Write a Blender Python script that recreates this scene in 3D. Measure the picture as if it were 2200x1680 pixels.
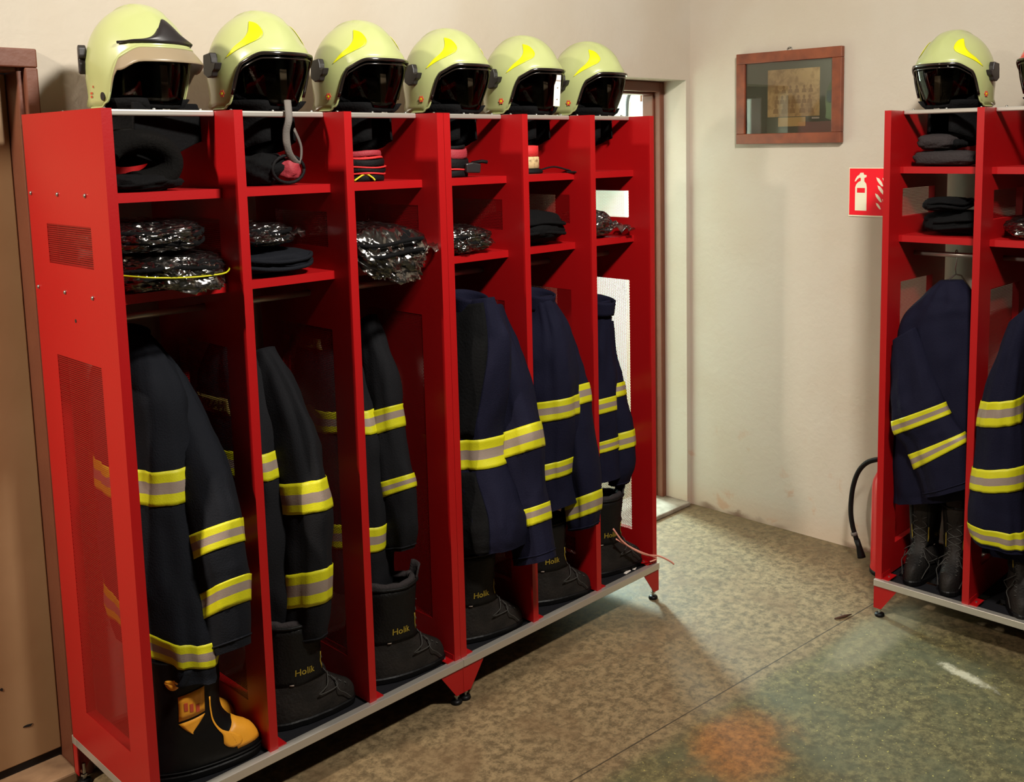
import bpy, bmesh, math, random
from mathutils import Vector, noise, Matrix
R=math.radians; PI=math.pi; sin=math.sin; cos=math.cos
for o in list(bpy.data.objects): bpy.data.objects.remove(o)
SC=bpy.context.scene; COL=SC.collection

# ---------------- camera ----------------
cd=bpy.data.cameras.new('camera'); cam=bpy.data.objects.new('camera',cd); COL.objects.link(cam)
F=Vector((0.72631,0.67599,-0.12456)); RT=Vector((0.67967,-0.73333,-0.01668)); U=Vector((0.10262,0.07255,0.99207))
m=Matrix((RT,U,-F)).transposed().to_4x4(); m.translation=Vector((-1.0084,-2.9278,1.7962))
cam.matrix_world=m
cd.sensor_width=36; cd.sensor_fit='HORIZONTAL'; cd.lens=36*2197.84/2200
cd.shift_x=-137.78/2200; cd.shift_y=-252.46/2200; cd.clip_start=.05
SC.camera=cam
# ---------------- world, view ----------------
w=bpy.data.worlds.new('sky'); SC.world=w; w.use_nodes=True
w.node_tree.nodes['Background'].inputs[0].default_value=(.75,.9,1,1)
w.node_tree.nodes['Background'].inputs[1].default_value=.6
SC.view_settings.view_transform='Standard'; SC.view_settings.look='None'
SC.view_settings.exposure=0; SC.view_settings.gamma=1; SC.view_settings.use_curve_mapping=False
def area(name,loc,target,sx,sy,power,colr,spread=180):
    l=bpy.data.lights.new(name,'AREA'); l.shape='RECTANGLE'; l.size=sx; l.size_y=sy; l.energy=power; l.color=colr; l.spread=R(spread)
    o=bpy.data.objects.new(name,l); COL.objects.link(o); o.location=loc
    o.rotation_euler=(Vector(target)-Vector(loc)).to_track_quat('-Z','Y').to_euler(); return o
# main ceiling tube lamp, second ceiling lamp nearer the camera, daylight of the next room's window
area('ceiling_light_main',(.62,-2.45,3.32),(1.4,-.1,2.0),.36,.2,114,(1,.95,.87),168)
area('ceiling_light_side',(-2.3,-.52,3.25),(0,-.3,.85),.2,.2,34,(1,.88,.74),85)
area('window_daylight',(3.4,2.06,1.65),(2.6,-.6,0),.4,.8,230,(.70,.96,.92))
area('next_room_fill',(3.0,1.2,2.6),(3.2,1.0,0),1.2,1.2,40,(.93,.98,1))  # fill panel under the ceiling, brightens the next room from above

# ---------------- materials ----------------
def rgb(r,g,b):
    f=lambda c:(c/255/12.92) if c/255<=.04045 else ((c/255+.055)/1.055)**2.4
    return (f(r),f(g),f(b),1)
def mat(name,col,rough=.5,metal=0,bump=None,spec=.5,var=None,coat=0,sheen=0):
    m=bpy.data.materials.new(name); m.use_nodes=True; nt=m.node_tree; b=nt.nodes['Principled BSDF']
    b.inputs['Base Color'].default_value=col; b.inputs['Roughness'].default_value=rough
    b.inputs['Metallic'].default_value=metal; b.inputs['Specular IOR Level'].default_value=spec
    if coat: b.inputs['Coat Weight'].default_value=coat; b.inputs['Coat Roughness'].default_value=.08
    if sheen: b.inputs['Sheen Weight'].default_value=sheen
    tc=nt.nodes.new('ShaderNodeTexCoord')
    if bump:
        n=nt.nodes.new('ShaderNodeTexNoise'); n.inputs['Scale'].default_value=bump[0]; n.inputs['Detail'].default_value=4
        bp=nt.nodes.new('ShaderNodeBump'); bp.inputs['Strength'].default_value=bump[1]; bp.inputs['Distance'].default_value=.01
        nt.links.new(tc.outputs['Object'],n.inputs['Vector']); nt.links.new(n.outputs['Fac'],bp.inputs['Height']); nt.links.new(bp.outputs['Normal'],b.inputs['Normal'])
    if var:  # (scale, colour2, lo, hi)
        n=nt.nodes.new('ShaderNodeTexNoise'); n.inputs['Scale'].default_value=var[0]; n.inputs['Detail'].default_value=5
        r=nt.nodes.new('ShaderNodeValToRGB'); r.color_ramp.elements[0].color=col; r.color_ramp.elements[1].color=var[1]
        r.color_ramp.elements[0].position=var[2]; r.color_ramp.elements[1].position=var[3]
        nt.links.new(tc.outputs['Object'],n.inputs['Vector']); nt.links.new(n.outputs['Fac'],r.inputs[0]); nt.links.new(r.outputs[0],b.inputs['Base Color'])
    return m
RED=mat('red_paint',rgb(162,11,15),.38,bump=(180,.03))
ALU=mat('aluminium',rgb(205,200,190),.35,.7)
STEEL=mat('zinc_steel',rgb(185,185,180),.25,.9)
BLK=mat('black_rubber',rgb(14,13,13),.45,spec=.18,bump=(60,.1))
BLKC=mat('black_cloth',rgb(6,6,7),.9,spec=.18,bump=(120,.3))
TRAY=mat('dark_mat',rgb(26,26,29),.6,spec=.18,bump=(90,.2))
LEA=mat('black_leather',rgb(16,15,14),.55,spec=.18,bump=(150,.25))
LEA2=mat('grey_scuffed_leather',rgb(36,32,29),.6,spec=.18,bump=(120,.3),var=(9,rgb(17,16,15),.4,.65))
LACE=mat('dark_lace',rgb(52,50,46),.8)
NAVY=mat('navy_cloth',rgb(13,13,33),.85,spec=.18,bump=(260,.25))
NAVYB=mat('blackish_navy_cloth',rgb(16,18,24),.85,spec=.18,bump=(260,.25))
BLKJ=mat('charcoal_cloth',rgb(17,17,20),.85,spec=.18,bump=(260,.25))
YEL=mat('fluorescent_yellow',rgb(192,188,12),.55,bump=(300,.1))
SILV=mat('reflective_silver',rgb(138,122,110),.5,bump=(300,.1))
LIME=mat('luminescent_lime',rgb(168,175,118),.3,coat=.4)
SWOOSH=mat('reflective_swoosh',rgb(215,215,0),.45)
HRED=mat('helmet_red',rgb(225,20,40),.3,coat=.5)
HBLK=mat('helmet_black',rgb(34,30,30),.4)
RIM=mat('rim_black',rgb(30,25,22),.15,spec=.8)
GREY=mat('grey_webbing',rgb(98,92,86),.8,bump=(300,.2))
GFLC=mat('grey_felt',rgb(48,43,43),.9,spec=.18,bump=(140,.4))
WHT=mat('white_paper',rgb(225,215,205),.7)
CREAM=mat('cream_label',rgb(205,180,130),.7,var=(70,rgb(120,90,60),.5,.7))
WINE=mat('wine_webbing',rgb(150,40,50),.7,bump=(200,.2))
REDW=mat('red_webbing',rgb(200,40,40),.7,bump=(200,.2))
BLKW=mat('black_webbing',rgb(14,13,14),.7,spec=.18,bump=(200,.2))
ORG=mat('orange_rubber',rgb(235,160,40),.5,bump=(80,.1))
ORGR=mat('orange_red_mark',rgb(200,80,50),.6)
CORD=mat('pale_pink_cord',rgb(225,150,130),.6)
BRN=mat('brown_frame_paint',rgb(98,54,36),.5,bump=(40,.1),var=(6,rgb(104,58,38),.35,.65))
WOOD=mat('reddish_wood',rgb(128,66,38),.45,bump=(60,.1),var=(14,rgb(96,46,28),.35,.7))
DOORM=mat('tan_door_paint',rgb(176,142,104),.55,bump=(20,.05),var=(2.5,rgb(164,130,92),.35,.65))
GAP=mat('dark_gap',rgb(24,18,14),.8)
MATB=mat('dark_mount_board',rgb(122,126,112),.8)
SIGNR=mat('sign_red',rgb(228,20,38),.35)
SIGNW=mat('sign_pale',rgb(225,222,195),.5)
EXTR=mat('extinguisher_red',rgb(190,14,24),.3)
TXTY=mat('dull_yellow_print',rgb(140,118,28),.6)
PATCH=mat('olive_reflective_patch',rgb(120,105,45),.6)
TXTK=mat('black_print',rgb(15,15,12),.6)
DIRT=mat('dry_plaster_dirt',rgb(72,45,28),.9)

def mixmat(name,base,fac,rough=.05,col=(1,1,1,1),bump=None):
    """clear sheet: mostly transparent with a glossy coat"""
    m=bpy.data.materials.new(name); m.use_nodes=True; nt=m.node_tree; nt.nodes.clear()
    out=nt.nodes.new('ShaderNodeOutputMaterial'); mx=nt.nodes.new('ShaderNodeMixShader')
    t=nt.nodes.new('ShaderNodeBsdfTransparent'); t.inputs[0].default_value=base
    g=nt.nodes.new('ShaderNodeBsdfGlossy'); g.inputs['Roughness'].default_value=rough; g.inputs[0].default_value=col
    fr=nt.nodes.new('ShaderNodeFresnel'); fr.inputs[0].default_value=1.5
    ma=nt.nodes.new('ShaderNodeMath'); ma.operation='ADD'; ma.inputs[1].default_value=fac; ma.use_clamp=True
    nt.links.new(fr.outputs[0],ma.inputs[0]); nt.links.new(ma.outputs[0],mx.inputs[0])
    nt.links.new(t.outputs[0],mx.inputs[1]); nt.links.new(g.outputs[0],mx.inputs[2]); nt.links.new(mx.outputs[0],out.inputs[0])
    if bump:
        tc=nt.nodes.new('ShaderNodeTexCoord'); n=nt.nodes.new('ShaderNodeTexNoise'); n.inputs['Scale'].default_value=bump[0]; n.inputs['Distortion'].default_value=1.5
        n.inputs['Detail'].default_value=2
        bp=nt.nodes.new('ShaderNodeBump'); bp.inputs['Strength'].default_value=bump[1]; bp.inputs['Distance'].default_value=.02
        nt.links.new(tc.outputs['Object'],n.inputs['Vector']); nt.links.new(n.outputs['Fac'],bp.inputs['Height'])
        nt.links.new(bp.outputs['Normal'],g.inputs['Normal']); nt.links.new(bp.outputs['Normal'],fr.inputs['Normal'])
    return m
VISOR=mixmat('smoked_visor',(.55,.52,.48,1),.0,.06,(.35,.32,.28,1))
VISORT=mat('tan_visor',rgb(150,134,108),.35); VISORT.node_tree.nodes['Principled BSDF'].inputs['Alpha'].default_value=.8
GLASS=mixmat('picture_glass',(.93,.95,.93,1),.0,.02)
FILM=mixmat('clear_plastic_film',(.86,.86,.86,1),.17,.2,(1,.96,.92,1),bump=(9,1.0))

# perforated red sheet: staggered round holes
def perf():
    m=bpy.data.materials.new('perforated_red_sheet'); m.use_nodes=True; nt=m.node_tree; b=nt.nodes['Principled BSDF']; out=nt.nodes['Material Output']
    b.inputs['Base Color'].default_value=rgb(154,12,16); b.inputs['Roughness'].default_value=.4
    tc=nt.nodes.new('ShaderNodeTexCoord'); sp=nt.nodes.new('ShaderNodeSeparateXYZ'); nt.links.new(tc.outputs['Object'],sp.inputs[0])
    def M(op,a,c=None):
        n=nt.nodes.new('ShaderNodeMath'); n.operation=op
        for i,v in enumerate((a,c)):
            if v is None: continue
            if isinstance(v,(int,float)): n.inputs[i].default_value=v
            else: nt.links.new(v,n.inputs[i])
        return n.outputs[0]
    p=.0062
    v=M('DIVIDE',sp.outputs['Z'],p*.866); row=M('FLOOR',v); par=M('MULTIPLY',M('FLOORED_MODULO',row,2),.5)
    u=M('ADD',M('DIVIDE',sp.outputs['Y'],p),par)
    du=M('SUBTRACT',M('SUBTRACT',u,M('FLOOR',u)),.5); dv=M('MULTIPLY',M('SUBTRACT',M('SUBTRACT',v,row),.5),.866)
    d=M('SQRT',M('ADD',M('MULTIPLY',du,du),M('MULTIPLY',dv,dv)))
    h=M('LESS_THAN',d,.40)
    mx=nt.nodes.new('ShaderNodeMixShader'); t=nt.nodes.new('ShaderNodeBsdfTransparent')
    nt.links.new(h,mx.inputs[0]); nt.links.new(b.outputs[0],mx.inputs[1]); nt.links.new(t.outputs[0],mx.inputs[2]); nt.links.new(mx.outputs[0],out.inputs[0])
    return m
PERF=perf()

def node_helpers(nt):
    def M(op,a,c=None,d=None):
        n=nt.nodes.new('ShaderNodeMath'); n.operation=op
        for i,v in enumerate((a,c,d)):
            if v is None: continue
            if isinstance(v,(int,float)): n.inputs[i].default_value=v
            else: nt.links.new(v,n.inputs[i])
        return n.outputs[0]
    def N(vec,scale,detail=4,dist=0,rough=.55):
        n=nt.nodes.new('ShaderNodeTexNoise'); n.inputs['Scale'].default_value=scale; n.inputs['Detail'].default_value=detail
        n.inputs['Distortion'].default_value=dist; n.inputs['Roughness'].default_value=rough; nt.links.new(vec,n.inputs['Vector']); return n.outputs['Fac']
    def S(x,a,b):
        n=nt.nodes.new('ShaderNodeMapRange'); n.interpolation_type='SMOOTHSTEP'; nt.links.new(x,n.inputs[0]) if not isinstance(x,(int,float)) else None
        n.inputs[1].default_value=a; n.inputs[2].default_value=b; n.inputs[3].default_value=0; n.inputs[4].default_value=1; return n.outputs[0]
    def MIX(f,a,b):
        n=nt.nodes.new('ShaderNodeMix'); n.data_type='RGBA'
        if isinstance(f,(int,float)): n.inputs[0].default_value=f
        else: nt.links.new(f,n.inputs[0])
        for i,v in ((6,a),(7,b)):
            if isinstance(v,tuple): n.inputs[i].default_value=v
            else: nt.links.new(v,n.inputs[i])
        return n.outputs[2]
    return M,N,S,MIX
def floor_mat():
    m=bpy.data.materials.new('worn_concrete_floor'); m.use_nodes=True; nt=m.node_tree; b=nt.nodes['Principled BSDF']
    M,N,S,MIX=node_helpers(nt)
    tc=nt.nodes.new('ShaderNodeTexCoord'); P=tc.outputs['Object']; sp=nt.nodes.new('ShaderNodeSeparateXYZ'); nt.links.new(P,sp.inputs[0]); X,Y=sp.outputs['X'],sp.outputs['Y']
    n1=N(P,5,6,.6); n2=N(P,30,8,.15,.75); n3=N(P,1.6,3)
    brown=MIX(S(n2,.36,.64),rgb(86,72,50),rgb(136,116,84))
    brown=MIX(M('MULTIPLY',S(n1,.45,.7),.55),brown,rgb(104,82,56))
    green=MIX(S(n2,.38,.66),rgb(70,64,40),rgb(116,106,68)); green=MIX(M('MULTIPLY',S(n1,.42,.66),.6),green,rgb(74,76,54))
    # pale flecks in the green part
    green=MIX(M('MULTIPLY',S(N(P,75,2),.66,.72),.7),green,rgb(168,156,84))
    # seam: y = -1.054 - .0736*(x-.944)
    sd=M('ADD',M('ADD',Y,1.054),M('MULTIPLY',M('SUBTRACT',X,.944),.0736))
    edge=M('ADD',sd,M('MULTIPLY',M('SUBTRACT',n1,.5),.10))
    g=M('MULTIPLY',S(edge,-.02,-.10),1)
    # grey ground next to the seam towards the far lockers stays bare; a = 1 inside the green sheet
    xx=M('ADD',X,M('MULTIPLY',M('SUBTRACT',n1,.5),.35))
    c=MIX(M('MULTIPLY',g,S(xx,2.62,2.38)),brown,green)
    def blob(cx,cy,rx,ry,lo,hi,ns=.9):
        dx=M('DIVIDE',M('SUBTRACT',X,cx),rx); dy=M('DIVIDE',M('SUBTRACT',Y,cy),ry)
        d=M('SQRT',M('ADD',M('MULTIPLY',dx,dx),M('MULTIPLY',dy,dy)))
        d=M('ADD',d,M('MULTIPLY',M('SUBTRACT',n1,.5),ns)); return S(d,hi,lo)
    c=MIX(M('MULTIPLY',blob(1.40,-1.32,.21,.16,.35,1.25,1.5),.8),c,MIX(S(n2,.3,.7),rgb(96,62,30),rgb(168,108,54)))
    su=M('SUBTRACT',X,2.25); sv=M('SUBTRACT',Y,-1.655); ua=M('ADD',M('MULTIPLY',su,.26),M('MULTIPLY',sv,.96)); ub=M('SUBTRACT',M('MULTIPLY',sv,.26),M('MULTIPLY',su,.96))
    d=M('SQRT',M('ADD',M('POWER',M('DIVIDE',ua,.13),2),M('POWER',M('DIVIDE',ub,.030),2))); d=M('ADD',d,M('MULTIPLY',M('SUBTRACT',n2,.5),2.6))
    c=MIX(M('MULTIPLY',S(d,1.1,.2),.85),c,rgb(190,182,158))
    c=MIX(M('MULTIPLY',blob(2.30,-1.30,.35,.10,.5,1.2),.4),c,rgb(140,134,112))
    # shade beside the doorway's daylight, painted darker along the back wall
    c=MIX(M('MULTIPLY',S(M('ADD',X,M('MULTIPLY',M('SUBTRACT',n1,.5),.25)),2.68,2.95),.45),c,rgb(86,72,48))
    # the seam line itself
    c=MIX(M('MULTIPLY',M('MULTIPLY',S(M('ABSOLUTE',sd),.0035,.0015),S(n3,.3,.5)),.8),c,rgb(34,28,20))
    nt.links.new(c,b.inputs['Base Color'])
    nt.links.new(M('ADD',.42,M('MULTIPLY',n2,.3)),b.inputs['Roughness'])
    bp=nt.nodes.new('ShaderNodeBump'); bp.inputs['Strength'].default_value=.25; bp.inputs['Distance'].default_value=.006
    nt.links.new(n2,bp.inputs['Height']); nt.links.new(bp.outputs[0],b.inputs['Normal']); return m
FLOOR=floor_mat()
def wall_mat(name,back):
    m=bpy.data.materials.new(name); m.use_nodes=True; nt=m.node_tree; b=nt.nodes['Principled BSDF']; M,N,S,MIX=node_helpers(nt)
    tc=nt.nodes.new('ShaderNodeTexCoord'); P=tc.outputs['Object']; sp=nt.nodes.new('ShaderNodeSeparateXYZ'); nt.links.new(P,sp.inputs[0]); Z=sp.outputs['Z']
    n1=N(P,1.3,3); n2=N(P,9,5,.4); n3=N(P,30,4,.3)
    c=MIX(S(n1,.35,.65),rgb(186,178,164),rgb(180,169,152))
    c=MIX(M('MULTIPLY',M('MULTIPLY',S(n2,.60,.72),S(Z,.7,.1)),.5),c,rgb(176,128,92))
    c=MIX(M('MULTIPLY',S(Z,.16,.0),.35),c,rgb(190,152,118))
    if back:
        h=M('ADD',Z,M('MULTIPLY',M('SUBTRACT',n2,.5),.10))
        c=MIX(M('MULTIPLY',S(h,.035,.01),S(n1,.47,.56)),c,rgb(96,64,44))
    nt.links.new(c,b.inputs['Base Color']); b.inputs['Roughness'].default_value=.75
    bp=nt.nodes.new('ShaderNodeBump'); bp.inputs['Strength'].default_value=.15; bp.inputs['Distance'].default_value=.01
    nt.links.new(M('ADD',n3,M('MULTIPLY',n1,2)),bp.inputs['Height']); nt.links.new(bp.outputs[0],b.inputs['Normal']); return m
WALL=wall_mat('cream_plaster',False); WALLB=wall_mat('cream_plaster_stained',True)
WHITEW=mat('white_plaster',rgb(232,232,222),.8)
def photo_mat():
    m=bpy.data.materials.new('sepia_photograph'); m.use_nodes=True; nt=m.node_tree; b=nt.nodes['Principled BSDF']; M,N,S,MIX=node_helpers(nt)
    tc=nt.nodes.new('ShaderNodeTexCoord'); P=tc.outputs['Object']; n=N(P,28,4,.5); n2=N(P,9,2)
    c=MIX(S(n,.4,.65),rgb(238,206,150),rgb(206,170,122)); c=MIX(M('MULTIPLY',S(n2,.5,.7),.5),c,rgb(186,152,116))
    nt.links.new(c,b.inputs['Base Color']); b.inputs['Roughness'].default_value=.6; return m
PHOTO=photo_mat(); SEPIA=mat('sepia_paper',rgb(236,204,142),.7); SEPD=mat('sepia_dark_print',rgb(192,156,110),.7)  # darker print tone for the sitters

# ---------------- mesh helpers ----------------
class MB:
    def __init__(s): s.v=[]; s.f=[]; s.m=[]
    def add(s,vs,fs,mi=0):
        o=len(s.v); s.v+= [tuple(p) for p in vs]; s.f+=[tuple(i+o for i in f) for f in fs]; s.m+=[mi]*len(fs)
    def box(s,x0,x1,y0,y1,z0,z1,mi=0):
        s.add([(x0,y0,z0),(x1,y0,z0),(x1,y1,z0),(x0,y1,z0),(x0,y0,z1),(x1,y0,z1),(x1,y1,z1),(x0,y1,z1)],
              [(0,3,2,1),(4,5,6,7),(0,1,5,4),(1,2,6,5),(2,3,7,6),(3,0,4,7)],mi)
    def grid(s,rows,closed=False,mi=0,cap0=False,cap1=False,mis=None):
        n=len(rows[0]); vs=[p for r in rows for p in r]; o=len(s.v); s.v+=[tuple(p) for p in vs]
        for i in range(len(rows)-1):
            for j in range(n if closed else n-1):
                k=(j+1)%n; s.f.append((o+i*n+j,o+i*n+k,o+(i+1)*n+k,o+(i+1)*n+j)); s.m.append(mis[i] if mis else mi)
        if cap0: s.f.append(tuple(o+j for j in range(n))[::-1]); s.m.append(mi)
        if cap1: s.f.append(tuple(o+(len(rows)-1)*n+j for j in range(n))); s.m.append(mi)
    def tube(s,pts,r,n=10,mi=0,flat=None,closed=False):
        pts=[Vector(p) for p in pts]; rows=[]; up=Vector((0,0,1)); prev=None
        for i,p in enumerate(pts):
            t=(pts[min(i+1,len(pts)-1)]-pts[max(i-1,0)]).normalized()
            if prev is None:
                a=up if abs(t.dot(up))<.95 else Vector((1,0,0)); a=(a-t*a.dot(t)).normalized()
            else: a=(prev-t*prev.dot(t)).normalized()
            prev=a; b=t.cross(a); rr=r[i] if isinstance(r,(list,tuple)) else r
            rb=rr if flat is None else flat
            rows.append([p+a*rr*cos(2*PI*k/n)+b*rb*sin(2*PI*k/n) for k in range(n)])
        s.grid(rows,True,mi,True,True)
    def prism(s,outline,fr,th,mi=0):
        """outline 2D points mapped by frame fr=(origin,u,v,n), extruded th along n"""
        o,u,v,n=[Vector(q) for q in fr]; k=len(outline)
        a=[o+u*p[0]+v*p[1] for p in outline]; b=[p+n*th for p in a]
        s.add(a+b,[tuple(range(k))[::-1],tuple(range(k,2*k))]+[(i,(i+1)%k,k+(i+1)%k,k+i) for i in range(k)],mi)
    def cyl(s,c,axis,r,h,n=20,mi=0,r2=None):
        c=Vector(c); t=Vector(axis).normalized(); a=(Vector((0,0,1)) if abs(t.z)<.9 else Vector((1,0,0))); a=(a-t*a.dot(t)).normalized(); b=t.cross(a)
        r2=r if r2 is None else r2
        s.grid([[c+(a*cos(2*PI*k/n)+b*sin(2*PI*k/n))*rr+t*hh for k in range(n)] for rr,hh in ((r,0),(r2,h))],True,mi,True,True)
    def lathe(s,prof,n=24,mi=0,c=(0,0,0),sx=1,sy=1,mis=None):
        s.grid([[(c[0]+r*cos(2*PI*k/n)*sx,c[1]+r*sin(2*PI*k/n)*sy,c[2]+z) for k in range(n)] for r,z in prof],True,mi,True,True,mis)
    def build(s,name,mats,parent=None,smooth=False,bevel=0,sub=0,solid=0,fix=True):
        me=bpy.data.meshes.new(name); me.from_pydata(s.v,[],s.f)
        for mm in (mats if isinstance(mats,(list,tuple)) else [mats]): me.materials.append(mm)
        me.polygons.foreach_set('material_index',s.m)
        if fix:
            bm=bmesh.new(); bm.from_mesh(me); bmesh.ops.recalc_face_normals(bm,faces=bm.faces); bm.to_mesh(me); bm.free()
        if smooth: me.polygons.foreach_set('use_smooth',[True]*len(me.polygons))
        me.update(); o=bpy.data.objects.new(name,me); COL.objects.link(o)
        if parent: o.parent=parent
        if solid: q=o.modifiers.new('solid','SOLIDIFY'); q.thickness=abs(solid); q.offset=-1 if solid>0 else 1
        if bevel: q=o.modifiers.new('bevel','BEVEL'); q.width=bevel; q.segments=2; q.limit_method='ANGLE'
        if sub: q=o.modifiers.new('sub','SUBSURF'); q.levels=sub; q.render_levels=sub
        return o
def crom(P,n):
    """Catmull-Rom through tuples, n samples per span"""
    P=[Vector(p) for p in P]; out=[]
    for i in range(len(P)-1):
        a=P[max(i-1,0)];b=P[i];c=P[i+1];d=P[min(i+2,len(P)-1)]
        for k in range(n):
            t=k/n; out.append(.5*((2*b)+(c-a)*t+(2*a-5*b+4*c-d)*t*t+(3*b-a-3*c+d)*t**3))
    out.append(P[-1]); return out
def thing(name,label,cat,loc=(0,0,0),rz=0,group=None,kind=None):
    o=bpy.data.objects.new(name,None); COL.objects.link(o); o.empty_display_size=.05; o.location=loc; o.rotation_euler=(0,0,rz)
    tag(o,label,cat,group,kind); return o
def tag(o,label=None,cat=None,group=None,kind=None):
    for k,v in (('label',label),('category',cat),('group',group),('kind',kind)):
        if v: o[k]=v
    return o
def dup(root,loc,rz=None,label=None,group=None):
    def rec(o,par):
        c=o.copy(); COL.objects.link(c); c.parent=par
        for ch in kids.get(o.name,[]): rec(ch,c)
        return c
    kids={}
    for o in bpy.data.objects:
        if o.parent: kids.setdefault(o.parent.name,[]).append(o)
    r=rec(root,None); r.location=loc
    if rz is not None: r.rotation_euler=(0,0,rz)
    if label: r['label']=label
    if group: r['group']=group
    return r
def text_obj(txt,size,matl,parent,mapf,name='lettering',ext=0.0):
    cu=bpy.data.curves.new('t','FONT'); cu.body=txt; cu.size=size; cu.align_x='CENTER'; cu.align_y='CENTER'; cu.resolution_u=2; cu.extrude=ext; cu.offset=size*.012
    to=bpy.data.objects.new('t',cu); COL.objects.link(to); dg=bpy.context.evaluated_depsgraph_get(); dg.update()
    me=bpy.data.meshes.new_from_object(to.evaluated_get(dg)); bpy.data.objects.remove(to)
    for v in me.vertices: v.co=Vector(mapf(v.co.x,v.co.y,v.co.z))
    me.materials.clear(); me.materials.append(matl); me.name=name
    o=bpy.data.objects.new(name,me); COL.objects.link(o); o.parent=parent; return o
def sm(x,a,b):
    t=max(0,min(1,(x-a)/(b-a))); return t*t*(3-2*t)

DIM=mat('dull_far_wall',rgb(96,88,76),.9)
STRAP=mat('pale_head_strap',rgb(170,164,152),.7)

# ======================= THE SETTING =======================
XW=3.0; YW=.04; ZC=3.45
fl=MB(); fl.box(-3.2,4.7,-4.4,2.3,-.1,0); o=fl.build('floor',FLOOR); tag(o,kind='structure')
# left wall with two door openings: door_1 x -.95..0, door_2 x 2.08..2.965
D1=(-.95,.03,2.055); D2=(2.08,2.968,2.093)
wl=MB()
for a,b,z0,z1 in ((-3.2,D1[0],0,ZC),(D1[0],D1[1],D1[2],ZC),(D1[1],D2[0],0,ZC),(D2[0],D2[1],D2[2],ZC),(D2[1],XW+.0,0,ZC)): wl.box(a,b,YW,YW+.24,z0,z1)
o=wl.build('wall_left',WALL); tag(o,kind='structure')
wb=MB(); wb.box(XW,XW+.2,-4.4,YW+.24,0,ZC); o=wb.build('wall_back',WALLB); tag(o,kind='structure')
q=MB(); q.box(-3.2,XW+.2,-4.4,YW+.24,ZC,ZC+.1); o=q.build('ceiling',DIM); tag(o,kind='structure')
q=MB(); q.box(-3.3,-3.2,-4.4,YW+.24,0,ZC); o=q.build('wall_right',DIM); tag(o,kind='structure')
q=MB(); q.box(-3.2,XW+.2,-4.5,-4.4,0,ZC); o=q.build('wall_front',DIM); tag(o,kind='structure')
# next room
NR=MB(); y0=YW+.24; NR.box(1.7,1.8,y0,2.2,0,2.8)
NR.box(4.5,4.6,y0,2.2,0,2.8)
NR.box(1.8,3.05,2.1,2.2,0,2.8); NR.box(3.75,4.5,2.1,2.2,0,2.8); NR.box(3.05,3.75,2.1,2.2,0,.95); NR.box(3.05,3.75,2.1,2.2,2.3,2.8)
NR.box(XW+.2,4.6,y0-.1,y0,0,2.8)
o=NR.build('wall_next_room',WHITEW); tag(o,kind='structure')
q=MB(); q.box(1.7,4.6,y0,2.2,2.8,2.9); o=q.build('ceiling_next_room',WHITEW); tag(o,kind='structure')
q=MB()
for a,b,c,d in ((3.05,3.75,.95,1.0),(3.05,3.75,2.25,2.3),(3.05,3.09,1,2.25),(3.71,3.75,1,2.25),(3.385,3.415,1,2.25)): q.box(a,b,2.12,2.17,c,d)
o=q.build('window_1',WHT,bevel=.004); tag(o,kind='structure')
q=MB(); q.box(3.09,3.71,2.143,2.147,1,2.25); g=q.build('window_glass',GLASS,o)
# door 1 (left, closed)
q=MB(); t=.02
q.box(D1[1]-.006,D1[1]+.028,YW-t,YW-.0001,0,D1[2]-.03); q.box(D1[0]-.05,D1[1]+.028,YW-t,YW-.0001,D1[2]-.03,D1[2]+.02)
q.box(D1[0]-.05,D1[0]+.01,YW-t,YW-.0001,0,D1[2]-.03)
q.box(D1[1]-.02,D1[1]-.0001,YW+.0,YW+.20,.0,D1[2]-.0002); q.box(D1[0],D1[0]+.035,YW+.0,YW+.20,.0,D1[2]-.0002); q.box(D1[0]+.035,D1[1]-.02,YW+.0,YW+.2,D1[2]-.04,D1[2]-.0002)
o=q.build('trim_1',BRN,bevel=.004); tag(o,kind='structure')
q=MB(); q.box(D1[0]+.035,D1[1]-.02,YW-.03,YW+.2,0,.035); o=q.build('trim_2',mat('threshold_wood',rgb(150,120,90),.6,var=(12,rgb(110,84,62),.4,.7)),bevel=.006); tag(o,kind='structure')
q=MB(); q.box(D1[0]+.036,D1[1]-.021,YW+.085,YW+.125,.06,D1[2]-.042); dr=q.build('door_1',DOORM,bevel=.003); tag(dr,kind='structure')
q=MB(); q.box(D1[0]+.036,D1[1]-.021,YW+.09,YW+.12,.036,.06); q.build('gap_shade_strip',GAP,dr)  # dark strip under the leaf, the gap's shade put into its colour
# small chips on the leaf
def chip(name,x,z,w,h,yy,par,mt=GAP):
    q=MB(); pts=[(w*cos(a)*(1+.3*sin(3*a+x*9)),h*sin(a)*(1+.3*cos(2*a+z*7))) for a in [k*PI/6 for k in range(12)]]
    q.prism(pts,((x,yy,z),(1,0,0),(0,0,1),(0,-1,0)),.0012); return q.build(name,mt,par)
for cx,cz,w_,h_ in ((-.075,.165,.012,.004),(-.135,.30,.004,.004),(-.17,.50,.006,.003)): chip('paint_chip',cx,cz,w_,h_,YW+.085,dr)
q=MB(); q.box(-.86,-.78,YW+.077,YW+.085,.95,1.15); h=q.build('door_handle',STEEL,dr,bevel=.003)
q=MB(); q.tube([(-.82,YW+.08,1.05),(-.82,YW+.03,1.05),(-.72,YW+.03,1.05)],.009); q.build('lever',STEEL,h,smooth=True)
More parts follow.
